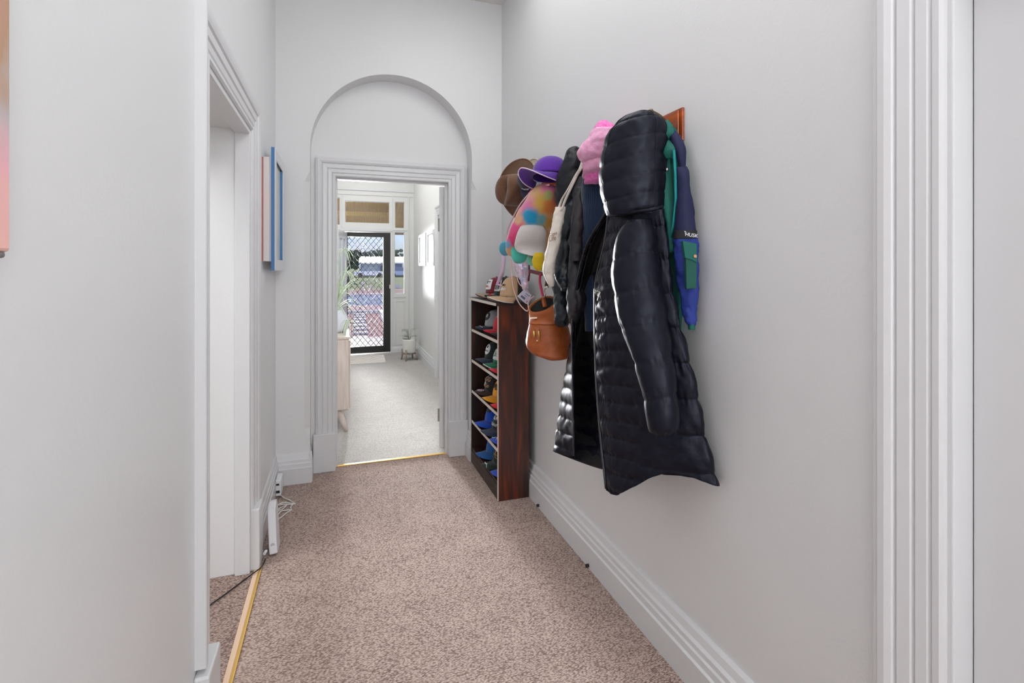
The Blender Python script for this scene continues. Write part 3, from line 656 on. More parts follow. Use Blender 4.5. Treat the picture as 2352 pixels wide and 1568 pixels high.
# white modem standing on its edge
t = thing('modem', (-0.305, 2.83, 0), 'white modem standing on edge by the left doorway plinth', 'modem')
prof = [(2.72, .012), (2.745, .0), (2.84, .0), (2.90, .16), (2.895, .205), (2.86, .21), (2.80, .19), (2.735, .06)]
b = MB(); b.extr([(-0.315 + z * -0.10, y, z) for y, z in prof], (.036, 0, .004)); b.build('case', whiteplast, t, bevel=.005)
b = MB(); b.tube([(-.33, 2.722, .035), (-.335, 2.70, .033)], .007, 8); b.build('power_plug', whiteplast, t)
b = MB(); b.tube([(-.302, 2.735, .052), (-.302, 2.731, .052)], .010, 14); b.build('button', mat('light_grey_plastic', S(196, 196, 202), .4), t)
def fl(px, py, z=.006): return P(px, py, Z=z)
wc = mat('white_cable', S(226, 222, 216), .5)
for i, (pts, lab) in enumerate([
        ([(645, 1124, .02), (640, 1131, .012), (652, 1143), (660, 1146), (671, 1152), (674, 1155), (668, 1164), (669, 1171), (660, 1176), (648, 1186), (636, 1194)], 'white cable looping from the power point across the carpet'),
        ([(636, 1160, .02), (652, 1154), (672, 1156, .008), (678, 1156), (672, 1158), (650, 1158), (634, 1162)], 'white cable doubled back in a flat loop by the skirting'),
        ([(632, 1186, .03), (640, 1169, .02), (650, 1163), (658, 1160), (650, 1168), (640, 1173), (630, 1190, .03)], 'short white cable loop arching above the modem'),
        ([(633, 1190, .02), (645, 1174, .01), (655, 1172), (667, 1170)], 'short straight white cable end beside the modem')]):
    pl = cr([fl(*(q if len(q) == 3 else (q[0], q[1]))) for q in pts], 60)
    tag(MB().tube(pl, .0035, 8).build('cable', wc, smooth=True), lab, 'cable', 'white cables in the left corner')
pl = cr([fl(610, 1283), fl(600, 1302, .012), fl(590, 1310, .014), fl(560, 1332), fl(520, 1362), fl(478, 1393), fl(440, 1430)], 60)
tag(MB().tube(pl, .0028, 8).build('cable', mat('black_cable', S(24, 22, 22), .5), smooth=True), 'thin black cable crossing the left doorway carpet', 'cable')
for (px, py) in ((1238, 1160), (1352, 1298)):
    q = P(px, py, X=XR - .044); b = MB().tube([(XR - .043, q.y, q.z), (XR - .058, q.y, q.z)], .008, 10)
    tag(b.build('screw_stub', darkhole), 'small black stub on the right skirting, ' + ('nearer the bookcase' if px < 1300 else 'nearer the camera'), 'screw', 'black stubs on the right skirting')

# ================================================================ BOOKCASE AND CAPS
BX0, BX1, BY0, BY1, BZ = 0.905, 1.103, 2.93, 3.60, 1.19
bc = thing('bookcase', (1.0, 3.265, 0), 'dark stained open bookcase full of caps against the right wall', 'bookcase')
MB().box(BX0 + .004, BX1, BY0, BY0 + .018, 0, BZ - .018).build('side_panel', bookm, bc, bevel=.001)
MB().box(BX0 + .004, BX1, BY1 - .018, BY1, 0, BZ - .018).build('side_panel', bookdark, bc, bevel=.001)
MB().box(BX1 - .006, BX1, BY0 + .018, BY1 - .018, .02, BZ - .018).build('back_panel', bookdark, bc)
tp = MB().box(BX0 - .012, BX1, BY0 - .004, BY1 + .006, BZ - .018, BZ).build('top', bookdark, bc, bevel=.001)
MB().box(BX0 - .016, BX0 - .0119, BY0 - .002, BY1 + .004, BZ - .0175, BZ - .001).build('edge_strip', edgem, tp, label='pale front edge')
SHZ = [.953, .733, .514, .298, .098]
for z in SHZ:
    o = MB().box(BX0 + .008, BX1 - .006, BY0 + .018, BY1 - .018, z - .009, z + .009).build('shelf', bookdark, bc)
    if z > .1: MB().box(BX0 + .004, BX0 + .0081, BY0 + .018, BY1 - .018, z - .009, z + .009).build('edge_strip', edgem, o, label='pale front edge')
MB().box(BX0, BX0 + .0041, BY0 + .001, BY0 + .012, 0.004, BZ - .02).build('edge_strip', edgem, bc, label='pale front edge')
MB().box(BX0 + .004, BX0 + .016, BY0 + .018, BY1 - .018, 0.0, .088).build('kick_board', kickm, bc)

def cmat(n, r, g, b): return mat('cap_cotton_' + n, S(r, g, b), .85, ('noise', 220, .25, .002), sheen=.2)
CB = dict(black=cmat('black', 34, 36, 38), dgreen=cmat('dark_green', 26, 40, 36), navy=cmat('navy', 40, 54, 76), maroon=cmat('maroon', 122, 28, 44), khaki=cmat('khaki', 168, 146, 124), beige=cmat('beige', 206, 172, 134),
          red=cmat('red', 216, 24, 48), crim=cmat('crimson', 196, 30, 54), grey=cmat('grey', 168, 172, 178), green=cmat('green', 6, 118, 76), yellow=cmat('yellow', 232, 160, 24), blue=cmat('blue', 10, 72, 186), teal=cmat('steel_blue', 30, 92, 160), sky=cmat('sky_blue', 60, 110, 206), white=cmat('white', 232, 232, 236), brown=cmat('brown', 64, 48, 42), royal=cmat('royal', 44, 80, 190))
gold = mat('gold_thread', S(216, 168, 110), .6); patchw = mat('white_patch', S(238, 238, 240), .7); inkd = mat('dark_thread', S(40, 40, 52), .8); redt = mat('red_thread', S(206, 40, 40), .8)
def cap(label, loc, yaw, crown, brim=None, front=None, back=None, patches=(), group='caps on the bookcase', pitch=0, roll=0, k=1.0, A=.066, H=.108, L=.068, name='baseball_cap', edge=None, droop=1.0):
    """forward is local +x, base at z 0"""
    B_ = .079; z0 = .036
    t = thing(name, loc, label, 'cap', group, rot=(roll, pitch, yaw)); t.scale = (k, k, k)
    brim = brim or crown
    def cpt(th, ph, off=0.0):   # th 0 = front
        r = max(0.0, math.cos(ph)) ** .62; z = math.sin(ph) ** .95 * H
        lean = .010 * math.sin(ph)
        seam = 1 - .012 * abs(math.cos(3 * th)) ** 12
        return Vector(((A + off) * r * math.cos(th) * seam - lean, (B_ + off) * r * math.sin(th) * seam, z0 + z + off * math.sin(ph)))
    n, m = 48, 16
    def dome(a0, a1, nm, mt):
        closed = a1 - a0 > 6.2
        cols = n if closed else n // 2
        G = [[cpt(a0 + (a1 - a0) * j / (cols if closed else cols), PI / 2 * i / m * .999) for j in range(cols if closed else cols + 1)] for i in range(m + 1)]
        return MB().grid(G, closed).build(nm, mt, t, smooth=True, solid=.003, local=True)
    if front or back:
        dome(-PI / 2, PI / 2, 'front_panel', front or crown); dome(PI / 2, 3 * PI / 2, 'back_panel', back or crown)
    else: dome(0, 2 * PI, 'crown', crown)
    MB().lathe([(0, z0 + H - .003), (.007, z0 + H - .002), (.006, z0 + H + .004), (0, z0 + H + .006)], (-.010, 0, 0), 12).build('button', crown, t, smooth=True, local=True)
    G = []
    for i in range(13):
        tt = i / 12; row = []
        for j in range(29):
            a = math.radians(-84 + 168 * j / 28); s_ = abs(math.sin(a))
            x = (A - .002) * math.cos(a) + L * tt * (max(0, math.cos(a)) ** .75 * .99 + .08 * max(0, 1 - (abs(a) / 1.466) ** 8)); y = (B_ - .002) * math.sin(a) * (1 - .04 * tt)
            z = z0 - .035 * droop * abs(y / B_) ** 1.8 * (.12 + .88 * tt ** .7) + .006 * tt * (1 - s_) - .005 * tt * tt
            row.append(Vector((x, y, z)))
        G.append(row)
    br = MB().grid(G).build('brim', brim, t, smooth=True, solid=.0035, local=True)
    if edge:
        MB().tube([g + Vector((.001, 0, -.0015)) for g in G[-1]], .0024, 6).build('brim_edge', edge, br, smooth=True, local=True)
    def on(th, ph, off): return cpt(th, ph, off)
    for pch in patches:
        kind = pch[0]
        if kind in ('rect', 'oval'):
            _, mt, th0, w, p0, p1 = pch[:6]; G2 = []
            for i in range(11):
                v_ = -1 + 2 * i / 10; row = []
                hw = w * (math.sqrt(max(0.02, 1 - v_ * v_)) if kind == 'oval' else (1 if abs(v_) < .85 else .88))
                for j in range(13): row.append(on(th0 + hw * (-1 + 2 * j / 12), (p0 + p1) / 2 + (p1 - p0) / 2 * v_, .0035))
                G2.append(row)
            MB().grid(G2).build('patch', mt, t, smooth=True, local=True, solid=.002)
        elif kind == 'lines':      # small stitched marks
            _, mt, segs, rad = pch; b = MB()
            for sg in segs: b.tube([on(th, ph, .0044) for th, ph in sg], rad * .55, 6)
            b.build('stitched_mark', mt, t, local=True)
        elif kind == 'text':
            _, mt, s_, th, ph, size, tilt = pch
            p = on(th, ph, .008); nrm = (on(th, ph, .02) - on(th, ph, 0)).normalized()
            zax = nrm; xax = UP.cross(zax).normalized(); yax = zax.cross(xax)
            M = Matrix((xax, yax, zax)).transposed()
            o = text(s_, 'lettering', mt, t, p, size, (0, 0, 0)); o.rotation_euler = (M @ Matrix.Rotation(tilt, 3, 'Z')).to_euler()
        elif kind == 'brimdisc':
            _, mts, u, v_, rad = pch
            for q_, (mt, f0, f1) in enumerate(mts):
                b = MB(); zz = z0 + .006
                ring = [(A + L * u + rad * f1 * math.cos(2 * PI * i / 20), v_ + rad * f1 * 1.25 * math.sin(2 * PI * i / 20), zz + .0006 * q_) for i in range(20)]
                b.extr(ring, (0, 0, .0008)); b.build('sticker', mt, t, local=True)
        elif kind == 'brimmark':
            _, mt, segs, rad = pch; b = MB()
            for sg in segs: b.tube([(A + L * u, v_, z0 + .0055 - .030 * abs(v_ / B_) ** 1.8 - .002 * u) for u, v_ in sg], rad * .6, 6)
            b.build('brim_mark', mt, t, local=True)
    return t
W_ = PI  # facing the hall
def scr(th0, ph0, w, h, seed, n=9):
    rr = random.Random(seed); out = []; c = 2 * w / n
    for i in range(n):
        a = th0 - w + c * i; q = [(a + c * .15, ph0 - h), (a + c * .15, ph0 + h), (a + c * .8, ph0 + h), (a + c * .8, ph0), (a + c * .8, ph0 - h), (a + c * .15, ph0), (a + c * .45, ph0 + h * .2)]
        rr.shuffle(q); out.append(q[:3]); 
        if rr.random() < .6: out.append(q[3:5])
    return out
zt = BZ + .001
cap('maroon trucker cap with a white front patch and khaki brim on the bookcase top', (1.020, 3.36, zt), W_ + .05, CB['maroon'], CB['khaki'], patches=[('rect', patchw, 0.02, .62, .22, 1.0), ('lines', inkd, scr(0.02, .72, .40, .10, 1, 6), .0016), ('lines', redt, scr(0.02, .42, .40, .06, 2, 6), .0016)], k=1.0, L=.074)
cap('black trucker cap with red marked brim between maroon and beige caps', (1.022, 3.16, zt), W_ + .05, CB['dgreen'], CB['black'], patches=[('rect', patchw, 0.1, .58, .18, 1.0), ('rect', CB['dgreen'], 0.1, .47, .27, .92), ('lines', patchw, scr(0.1, .6, .3, .07, 3, 6), .0016), ('brimmark', redt, [[(.3, -.03), (.45, -.01), (.6, -.03), (.5, .0), (.65, .02), (.5, .03)]], .006)], H=.115)
cap('beige cap with black mesh back at the near end of the bookcase top', (1.012, 2.985, zt), W_ + .12, CB['beige'], CB['beige'], back=CB['black'], edge=CB['white'], patches=[('lines', patchw, scr(.25, .36, .32, .07, 4, 8), .0024), ('lines', inkd, scr(.2, .58, .26, .06, 5, 7), .0014)], H=.118, L=.082, A=.075)
def sh(i): return SHZ[i] + .010
Y3 = (3.40, 3.205, 3.03)
cap('grey crowned cap with navy brim and black badge on the top shelf', (1.024, Y3[0], sh(0)), W_ + .05, CB['grey'], CB['navy'], patches=[('oval', CB['black'], 0, .5, .35, 1.0), ('lines', patchw, scr(0, .68, .26, .12, 6, 5), .0015), ('brimmark', patchw, [[(.45, .03), (.6, .02), (.6, .03), (.45, .035)], [(.45, .0), (.62, .005), (.5, -.01)], [(.62, -.02), (.5, -.03), (.45, -.02)]], .0022)])
cap('bright red cap in the middle of the top shelf', (1.026, Y3[1], sh(0)), W_ + .08, CB['red'], patches=[('lines', patchw, scr(.1, .8, .2, .06, 7, 4), .0012)])
cap('black cap at the near end of the top shelf', (1.024, Y3[2], sh(0)), W_ + .05, CB['black'])
cap('navy cap with a round white badge on the second shelf', (1.024, Y3[0], sh(1)), W_ + .05, CB['dgreen'], CB['navy'], patches=[('oval', patchw, .1, .52, .22, 1.02), ('lines', inkd, scr(.1, .78, .14, .10, 8, 4), .0022), ('lines', inkd, scr(.1, .46, .32, .04, 9, 7), .0016)])
cap('green cap with a white front patch on the second shelf', (1.026, Y3[1], sh(1)), W_ + .08, CB['green'], edge=CB['white'], patches=[('rect', patchw, .1, .5, .2, .95), ('lines', CB['green'], scr(.1, .6, .22, .16, 10, 5), .002), ('lines', inkd, scr(.1, .4, .25, .05, 11, 5), .0012)])
cap('crimson cap with grey crown at the near end of the second shelf', (1.020, Y3[2] + .005, sh(1)), W_ + .05, CB['grey'], CB['crim'], patches=[('lines', inkd, scr(0, .4, .3, .1, 12, 5), .002), ('brimmark', inkd, [[(.35, .02), (.5, -.01), (.65, .01), (.6, .03)]], .0018)], L=.074)
t = cap('black cap with gold lettering and a coloured disc on its brim', (1.022, Y3[0] - .005, sh(2)), W_ + .05, CB['black'], CB['brown'], patches=[('text', gold, 'GG', .28, .72, .046, 0), ('text', gold, 'Go', .34, .30, .036, .1), ('rect', CB['sky'], -.42, .16, .62, .98), ('lines', patchw, scr(-.3, .36, .26, .14, 13, 7), .002),
    ('brimdisc', [(patchw, 0, 1.0), (CB['sky'], 0, .86), (CB['yellow'], 0, .6), (CB['crim'], 0, .34)], .55, .012, .023)])
cap('bright yellow cap in the middle of the third shelf', (1.026, Y3[1] + .01, sh(2)), W_ + .08, CB['yellow'], patches=[('lines', inkd, scr(.3, .6, .3, .2, 14, 7), .0016), ('rect', CB['brown'], -.05, .14, .50, .72)], L=.074)
cap('red cap at the near end of the third shelf', (1.024, Y3[2], sh(2)), W_ + .05, CB['red'])
cap('bright blue cap with dark front band on the fourth shelf', (1.024, Y3[0], sh(3)), W_ + .05, CB['navy'], CB['blue'], front=CB['blue'], back=CB['navy'], patches=[('rect', CB['dgreen'], .15, .42, .62, .86)], L=.074)
cap('dark navy cap with white script lettering on the fourth shelf', (1.020, Y3[1] + .01, sh(3)), W_ + .05, CB['black'], CB['navy'], patches=[('lines', patchw, scr(.2, .74, .36, .13, 15, 6), .0034), ('lines', patchw, scr(.2, .32, .42, .08, 16, 9), .0026)], L=.078)
cap('blue and white patterned cap at the near end of the fourth shelf', (1.022, Y3[2] + .01, sh(3)), W_ + .05, CB['royal'], patches=[('brimmark', patchw, [[(.2, .03), (.4, .0), (.6, .03)], [(.3, -.03), (.5, -.01), (.7, -.03)], [(.1, .0), (.2, -.02)]], .003), ('lines', patchw, scr(0, .4, .5, .1, 17, 8), .003)])
cap('steel blue cap at the far end of the bottom shelf', (1.024, Y3[0] - .03, sh(4)), W_ + .05, CB['navy'], CB['teal'], front=CB['teal'], back=CB['dgreen'], patches=[('rect', CB['grey'], -.1, .12, .85, 1.1)], L=.074)
cap('dark green cap with yellow script and white brim emblem on the bottom shelf', (1.014, Y3[1] - .03, sh(4)), W_ + .08, CB['dgreen'], patches=[('lines', gold, [[(.18, 1.0), (.05, .75), (.18, .5), (.28, .32), (.5, .28)], [(.18, 1.0), (.36, .92), (.3, .7), (.14, .55), (.02, .42)], [(.28, .5), (.42, .42)]], .0028), ('brimmark', patchw, [[(.8, .045), (.68, .02), (.62, -.01), (.55, -.04)], [(.74, .0), (.58, .012)], [(.66, .02), (.7, -.01)]], .0022)], L=.08, H=.115)
cap('plain blue cap at the near end of the bottom shelf', (1.024, Y3[2] + .005, sh(4)), W_ + .05, CB['sky'], CB['royal'])

# ================================================================ COAT RACK
RY0, RY1, RZ0, RZ1 = 1.505, 3.06, 1.846, 1.964
rk = thing('coat_rack', (XR, 2.28, RZ0), 'long orange varnished timber coat rack with pegs on the right wall', 'coat rack')
b = MB(); b.hexa([(XR - .010, RY0, RZ0), (XR, RY0, RZ0), (XR, RY1, RZ0), (XR - .010, RY1, RZ0)], [(XR - .010, RY0, RZ1), (XR, RY0, RZ1), (XR, RY1, RZ1), (XR - .010, RY1, RZ1)])
b.box(XR - .019, XR - .010, RY0 + .014, RY1 - .014, RZ0 + .012, RZ1 - .008)
b.build('board', rackm, rk, bevel=.004)
HK = [1.585, 1.90, 2.12, 2.34, 2.56, 2.76, 2.95]
hookm = mat('bronze_hook', S(120, 92, 66), .35, metal=.9)
for y in HK:
    z_ = -.02 if y < 1.6 else -.07
    MB().tube(cr([(XR - .018, y, 1.945 + z_), (XR - .045, y, 1.968 + z_), (XR - .075, y, 1.98 + z_), (XR - .088, y, 1.985 + z_)], 10) , [.007] * 8 + [.010, .009], 8).build('peg', hookm, rk, smooth=True)

# ---------------------------------------------------------------- long black puffer coat
coat = thing('puffer_coat', (1.03, 1.75, .60), 'long black hooded puffer coat hanging open at the near end of the rack', 'coat')
rows = [
 [P(1397, 492, X=.970), P(1430, 490, X=.980), P(1480, 488, X=1.0), P(1522, 480, X=1.045), P(1500, 480, X=1.075), P(1460, 478, X=1.08), P(1415, 482, X=1.06), P(1400, 484, X=1.03), P(1391, 488, X=1.00)],
 [P(1388, 560, X=.955), P(1418, 560, X=.962), P(1480, 560, X=.998), P(1534, 565, X=1.05), P(1500, 560, X=1.085), P(1430, 555, X=1.085), P(1385, 558, X=1.06), P(1366, 558, X=1.03), P(1346, 566, X=.995)],
 [P(1368, 650, X=.945), P(1400, 652, X=.952), P(1490, 650, X=.998), P(1543, 655, X=1.05), P(1510, 650, X=1.09), P(1430, 645, X=1.09), P(1360, 650, X=1.06), P(1342, 650, X=1.03), P(1323, 656, X=.975)],
 [P(1366, 742, X=.930), P(1400, 745, X=.940), P(1500, 745, X=.998), P(1563, 750, X=1.06), P(1520, 742, X=1.10), P(1430, 738, X=1.09), P(1345, 740, X=1.05), P(1322, 735, X=1.01), P(1314, 742, X=.960)],
 [P(1369, 864, X=.920), P(1405, 868, X=.934), P(1510, 862, X=.998), P(1594, 868, X=1.080), P(1545, 860, X=1.11), P(1440, 862, X=1.08), P(1345, 858, X=1.04), P(1302, 842, X=.985), P(1315, 856, X=.935)],
 [P(1378, 990, X=.915), P(1415, 1000, X=.930), P(1520, 982, X=1.0), P(1618, 994, X=1.10), P(1565, 985, X=1.115), P(1445, 985, X=1.07), P(1345, 975, X=1.02), P(1284, 955, X=.935), P(1317, 980, X=.920)],
 [P(1392, 1126, X=.910), P(1422, 1134, X=.925), P(1528, 1087, X=1.005), P(1647, 1116, X=1.115), P(1590, 1095, X=1.12), P(1470, 1085, X=1.05), P(1372, 1072, X=.995), P(1273, 1037, X=.895), P(1318, 1048, X=.920)]]
G = loft(rows, 190, 230)
def coat_puff(v, u, p):
    inner = 1.0
    h = .062 if u < .20 or u > .72 else .115
    ph = (p.z - .60 + .10 * (p.y - 1.7)) / h
    s_ = abs(math.sin(PI * ph)); a = .0085 if h < .1 else .011
    pk = (1 - s_) * noise.noise(Vector((u * 85, ph * 2, 1.0))) * .006
    edge = min(1.0, u / .02, (1 - u) / .02)
    return (a * (s_ ** .5 - .5) + pk + .004 * noise.noise(p * 12) + .003 * noise.noise(p * 34)) * edge
G = displace(G, coat_puff, flip=-1)
MB().grid(G).build('body', nylon, coat, smooth=True, solid=.010, soloff=-1)
# lining: the same shell a little further in
ctr = [sum((p for p in row), Vector()) / len(row) for row in G]
GL = loft([[q for q in r_] for r_ in rows], 120, 120)
cl = [sum((p for p in row), Vector()) / len(row) for row in GL]
GL = [[p + (Vector((cl[i].x, cl[i].y, p.z)) - p).normalized() * .020 for p in row[4:-3]] for i, row in enumerate(GL)]
MB().grid(GL).build('lining', lining, coat, smooth=True, solid=.002)
# zip edges
for col, nm in ((0, 'zip_tape'), (-1, 'zip_tape')):
    MB().tube([row[col] for row in G][::3], .0042, 6).build(nm, mat('zip_black', S(34, 34, 40), .3), coat, smooth=True)
sl = [(505, 1442, 1492, .972, .045), (540, 1420, 1505, .965, .055), (600, 1408, 1512, .958, .062), (660, 1410, 1519, .953, .062), (740, 1424, 1531, .950, .058), (820, 1453, 1543, .953, .054), (900, 1477, 1553, .958, .050), (970, 1489, 1557, .963, .046), (992, 1494, 1555, .967, .042)]
blobmesh(sl, 72, 130, puff=(.118, .0085, .16), wr=.0028, wf=13, seed=3).build('sleeve', nylon, coat, smooth=True)
hd = [(258, 1468, 1488, 1.01, .02), (264, 1446, 1506, 1.01, .045), (278, 1420, 1522, 1.005, .065), (305, 1399, 1528, 1.0, .08), (345, 1386, 1529, .995, .088), (400, 1378, 1528, .99, .09), (450, 1384, 1526, .99, .085), (480, 1392, 1523, .99, .075), (494, 1397, 1520, .99, .065)]
Gd = blob(hd, 84, 130, puff=(.066, .0072, .12), wr=.004, wf=15, seed=8)
hm = MB(); hm.grid(Gd, True, True); hood = hm.build('hood', nylon, coat, smooth=True)
for col in (49, 72): MB().tube([r_[col] for r_ in Gd][6:-2:2], .0022, 6).build('seam', nylon, hood, smooth=True)
b = MB(); b.tube([P(1395, 489, X=.958), P(1420, 490, X=.948), P(1450, 487, X=.946), P(1490, 483, X=.962), P(1522, 474, X=1.01)], .006, 8); b.build('collar_seam', nylon, coat, smooth=True)
b = MB(); b.tube([P(1366, 672, X=.938), P(1372, 668, X=.93), P(1379, 671, X=.925), P(1372, 690, X=.925)], .0022, 6); b.build('zip_pull', steel, coat)

# ---------------------------------------------------------------- green and blue work jacket behind it
jk = thing('work_jacket', (1.11, 1.5, 1.1), 'green and navy work jacket hanging behind the long black coat', 'jacket')
blobmesh([(296, 1512, 1548, 1.105, .02), (325, 1502, 1560, 1.11, .026), (400, 1500, 1568, 1.108, .034), (470, 1498, 1566, 1.106, .036), (560, 1496, 1560, 1.112, .032), (700, 1500, 1564, 1.112, .03), (800, 1505, 1560, 1.112, .026)], 48, 70, wr=.006, seed=5).build('body', greenj, jk, smooth=True)
blobmesh([(300, 1538, 1550, 1.10, .010), (316, 1540, 1563, 1.10, .016), (345, 1550, 1574, 1.105, .02), (370, 1556, 1575, 1.108, .018), (392, 1560, 1576, 1.11, .012)], 36, 30, wr=.003, seed=6).build('collar', navyj, jk, smooth=True)
blobmesh([(318, 1522, 1534, 1.082, .006), (328, 1522, 1546, 1.080, .012), (342, 1522, 1557, 1.080, .016), (354, 1522, 1562, 1.084, .016), (364, 1524, 1562, 1.088, .012)], 40, 30, wr=.003, seed=7).build('yoke_flap', greenj, jk, smooth=True)
blobmesh([(276, 1528, 1536, 1.085, .006), (292, 1524, 1545, 1.082, .01), (310, 1522, 1546, 1.080, .01), (326, 1522, 1534, 1.082, .006)], 30, 24, wr=.002).build('hood_tab', greenj, jk, smooth=True)
sv = [(384, 1552, 1576, 1.10, .012), (400, 1556, 1582, 1.10, .022), (440, 1557, 1586, 1.10, .027), (500, 1553, 1594, 1.10, .030), (548, 1549, 1598, 1.10, .032)]
sleeve_u = blobmesh(sv, 48, 50, wr=.004, seed=9).build('sleeve', navyj, jk, smooth=True)
blobmesh([(530, 1549, 1598, 1.099, .0335), (549, 1548, 1599, 1.099, .034)], 48, 14, wr=.001).build('printed_band', blackband, sleeve_u, smooth=True)
blobmesh([(547, 1547, 1599, 1.10, .033), (570, 1552, 1602, 1.10, .033), (620, 1555, 1602, 1.10, .032), (660, 1560, 1601, 1.10, .030), (700, 1566, 1600, 1.10, .029), (718, 1570, 1599, 1.10, .026), (735, 1575, 1600, 1.10, .027), (746, 1579, 1599, 1.10, .024)], 48, 80, wr=.008, wf=22, seed=10).build('sleeve_lower', bluej, sleeve_u, smooth=True)
blobmesh([(742, 1580, 1597, 1.10, .022), (756, 1581, 1596, 1.10, .021)], 40, 12, wr=.001).build('cuff', greenj, sleeve_u, smooth=True)
def tat(px, py, X): return (P(px, py, X=X) - CAM).dot(FW)
tb = tat(1585, 600, 1.10)
patch([(1568, 553), (1585, 556), (1601, 560), (1602, 604), (1590, 597), (1574, 592)], tb - .050, .020).build('pocket_flap', greenj, sleeve_u, bevel=.002)
patch([(1575, 590), (1588, 594), (1601, 603), (1600, 662), (1577, 664)], tb - .046, .018).build('sleeve_pocket', mat('deep_green_canvas', S(6, 78, 66), .75), sleeve_u, bevel=.002)
q = P(1597, 588, t=tb - .054); MB().tube([q, q + FW * .01], .0055, 10).build('snap', hookm, sleeve_u)
# placket, zip and snap
MB().ribbon([P(1548, 345, X=1.075), P(1551, 400, X=1.072), P(1552, 460, X=1.072), P(1546, 520, X=1.072), P(1538, 560, X=1.072)], RT, .008, .006).build('zip', teals, jk, smooth=True)
blobmesh([(344, 1519, 1537, 1.075, .008), (400, 1517, 1540, 1.074, .012), (460, 1520, 1548, 1.074, .012), (520, 1530, 1546, 1.075, .012), (580, 1536, 1548, 1.076, .008)], 28, 40, wr=.003, seed=2).build('front_flap', greenj, jk, smooth=True)
q = P(1533, 389, X=1.062); MB().tube([q, q + FW * .012], .005, 12).build('snap', steel, jk, smooth=True)
wt = mat('white_print', S(236, 236, 240), .7)
tl = text('HUSK', 'lettering', wt, sleeve_u, Vector(), .0165, (0, 0, 0))
q = P(1588.5, 540, t=tat(1588, 539, 1.10) - .040); tl.location = q - ORG[sleeve_u]; tl.rotation_euler = (PI / 2, math.radians(9), -TH)
patch([(1572, 530), (1576, 532), (1573, 533.5)], tat(1577, 535, 1.10) - .041, .001).build('printed_mark', wt, sleeve_u)
patch([(1573, 535), (1576, 536), (1575.5, 539)], tat(1577, 535, 1.10) - .041, .001).build('printed_mark', wt, sleeve_u)
patch([(1549.5, 534), (1551, 535), (1552, 541), (1550.5, 541)], tat(1550, 535, 1.10) - .041, .001).build('printed_mark', wt, sleeve_u)

# ---------------------------------------------------------------- pink fleece bundle
pk = thing('fleece_robe', (1.05, 1.95, 1.65), 'pink fleece lined garment folded over a peg beside the black coat hood', 'garment')
blobmesh([(279, 1380, 1396, 1.075, .02), (284, 1371, 1406, 1.07, .035), (296, 1364, 1412, 1.065, .045), (320, 1360, 1412, 1.06, .05), (350, 1362, 1408, 1.06, .045)], 44, 34, wr=.005, wf=20, seed=1).build('fleece_hood', pinkh, pk, smooth=True, label='hot pink fleece hood lining')
blobmesh([(295, 1368, 1416, 1.05, .03), (301, 1358, 1418, 1.045, .04), (320, 1349, 1418, 1.04, .05), (333, 1337, 1416, 1.035, .055), (348, 1327, 1414, 1.03, .058), (360, 1328, 1410, 1.03, .056), (370, 1333, 1406, 1.035, .048), (376, 1338, 1400, 1.042, .03)], 64, 60, wr=.006, wf=18, seed=12, puff=(.075, .004, .55)).build('outer_fold', pinkl, pk, smooth=True)
blobmesh([(350, 1340, 1412, 1.048, .035), (366, 1337, 1410, 1.042, .046), (380, 1338, 1408, 1.042, .048), (394, 1339, 1398, 1.042, .048), (404, 1339, 1372, 1.043, .042), (414, 1340, 1350, 1.046, .022)], 56, 50, wr=.005, wf=18, seed=13).build('lower_fold', pinkl, pk, smooth=True)
blobmesh([(375, 1350, 1408, 1.062, .03), (400, 1346, 1406, 1.06, .042), (415, 1342, 1400, 1.058, .042), (423, 1343, 1388, 1.058, .038), (427, 1348, 1366, 1.058, .028)], 56, 40, wr=.005, wf=40, seed=14).build('fleece_flap', pinkh, pk, smooth=True, label='hot pink fleece flap')

# ---------------------------------------------------------------- navy corduroy, charcoal shell, black hooded puffer
cj = thing('corduroy_jacket', (1.07, 2.0, 1.2), 'navy corduroy jacket hanging below the pink fleece', 'jacket')
blobmesh([(395, 1350, 1392, 1.085, .03), (420, 1338, 1396, 1.075, .035), (470, 1335, 1396, 1.07, .036), (540, 1336, 1388, 1.065, .036), (600, 1337, 1380, 1.065, .034), (680, 1340, 1385, 1.065, .03), (760, 1345, 1385, 1.065, .025)], 56, 70, wr=.004, seed=15).build('body', cord, cj, smooth=True)
b = MB(); b.tube([P(1335, 424, X=1.04), P(1335, 470, X=1.035), P(1337, 530, X=1.03), P(1338, 590, X=1.03)], .003, 6); b.build('front_edge', mat('navy_edge_piping', S(14, 62, 104), .8), cj, smooth=True)
sj = thing('softshell_jacket', (1.06, 2.1, 1.05), 'charcoal softshell jacket hanging between the tote and the long coat', 'jacket')
blobmesh([(405, 1330, 1352, 1.075, .02), (425, 1322, 1348, 1.06, .032), (470, 1314, 1346, 1.045, .036), (520, 1310, 1345, 1.03, .038), (580, 1307, 1345, 1.02, .042), (640, 1304, 1340, 1.0, .046), (690, 1301, 1342, .985, .048), (725, 1305, 1336, .985, .042), (748, 1310, 1324, .99, .03)], 60, 100, wr=.009, wf=18, seed=16).build('body', charcoal, sj, smooth=True)
blobmesh([(430, 1325, 1340, 1.03, .015), (470, 1318, 1340, 1.01, .02), (520, 1312, 1340, .995, .02), (560, 1310, 1336, .99, .018), (600, 1311, 1334, .985, .016)], 36, 50, wr=.006, wf=24, seed=17).build('sleeve', charcoal, sj, smooth=True)
hp = thing('puffer_jacket', (1.02, 2.2, 1.15), 'short black hooded puffer jacket hanging behind the white tote', 'jacket')
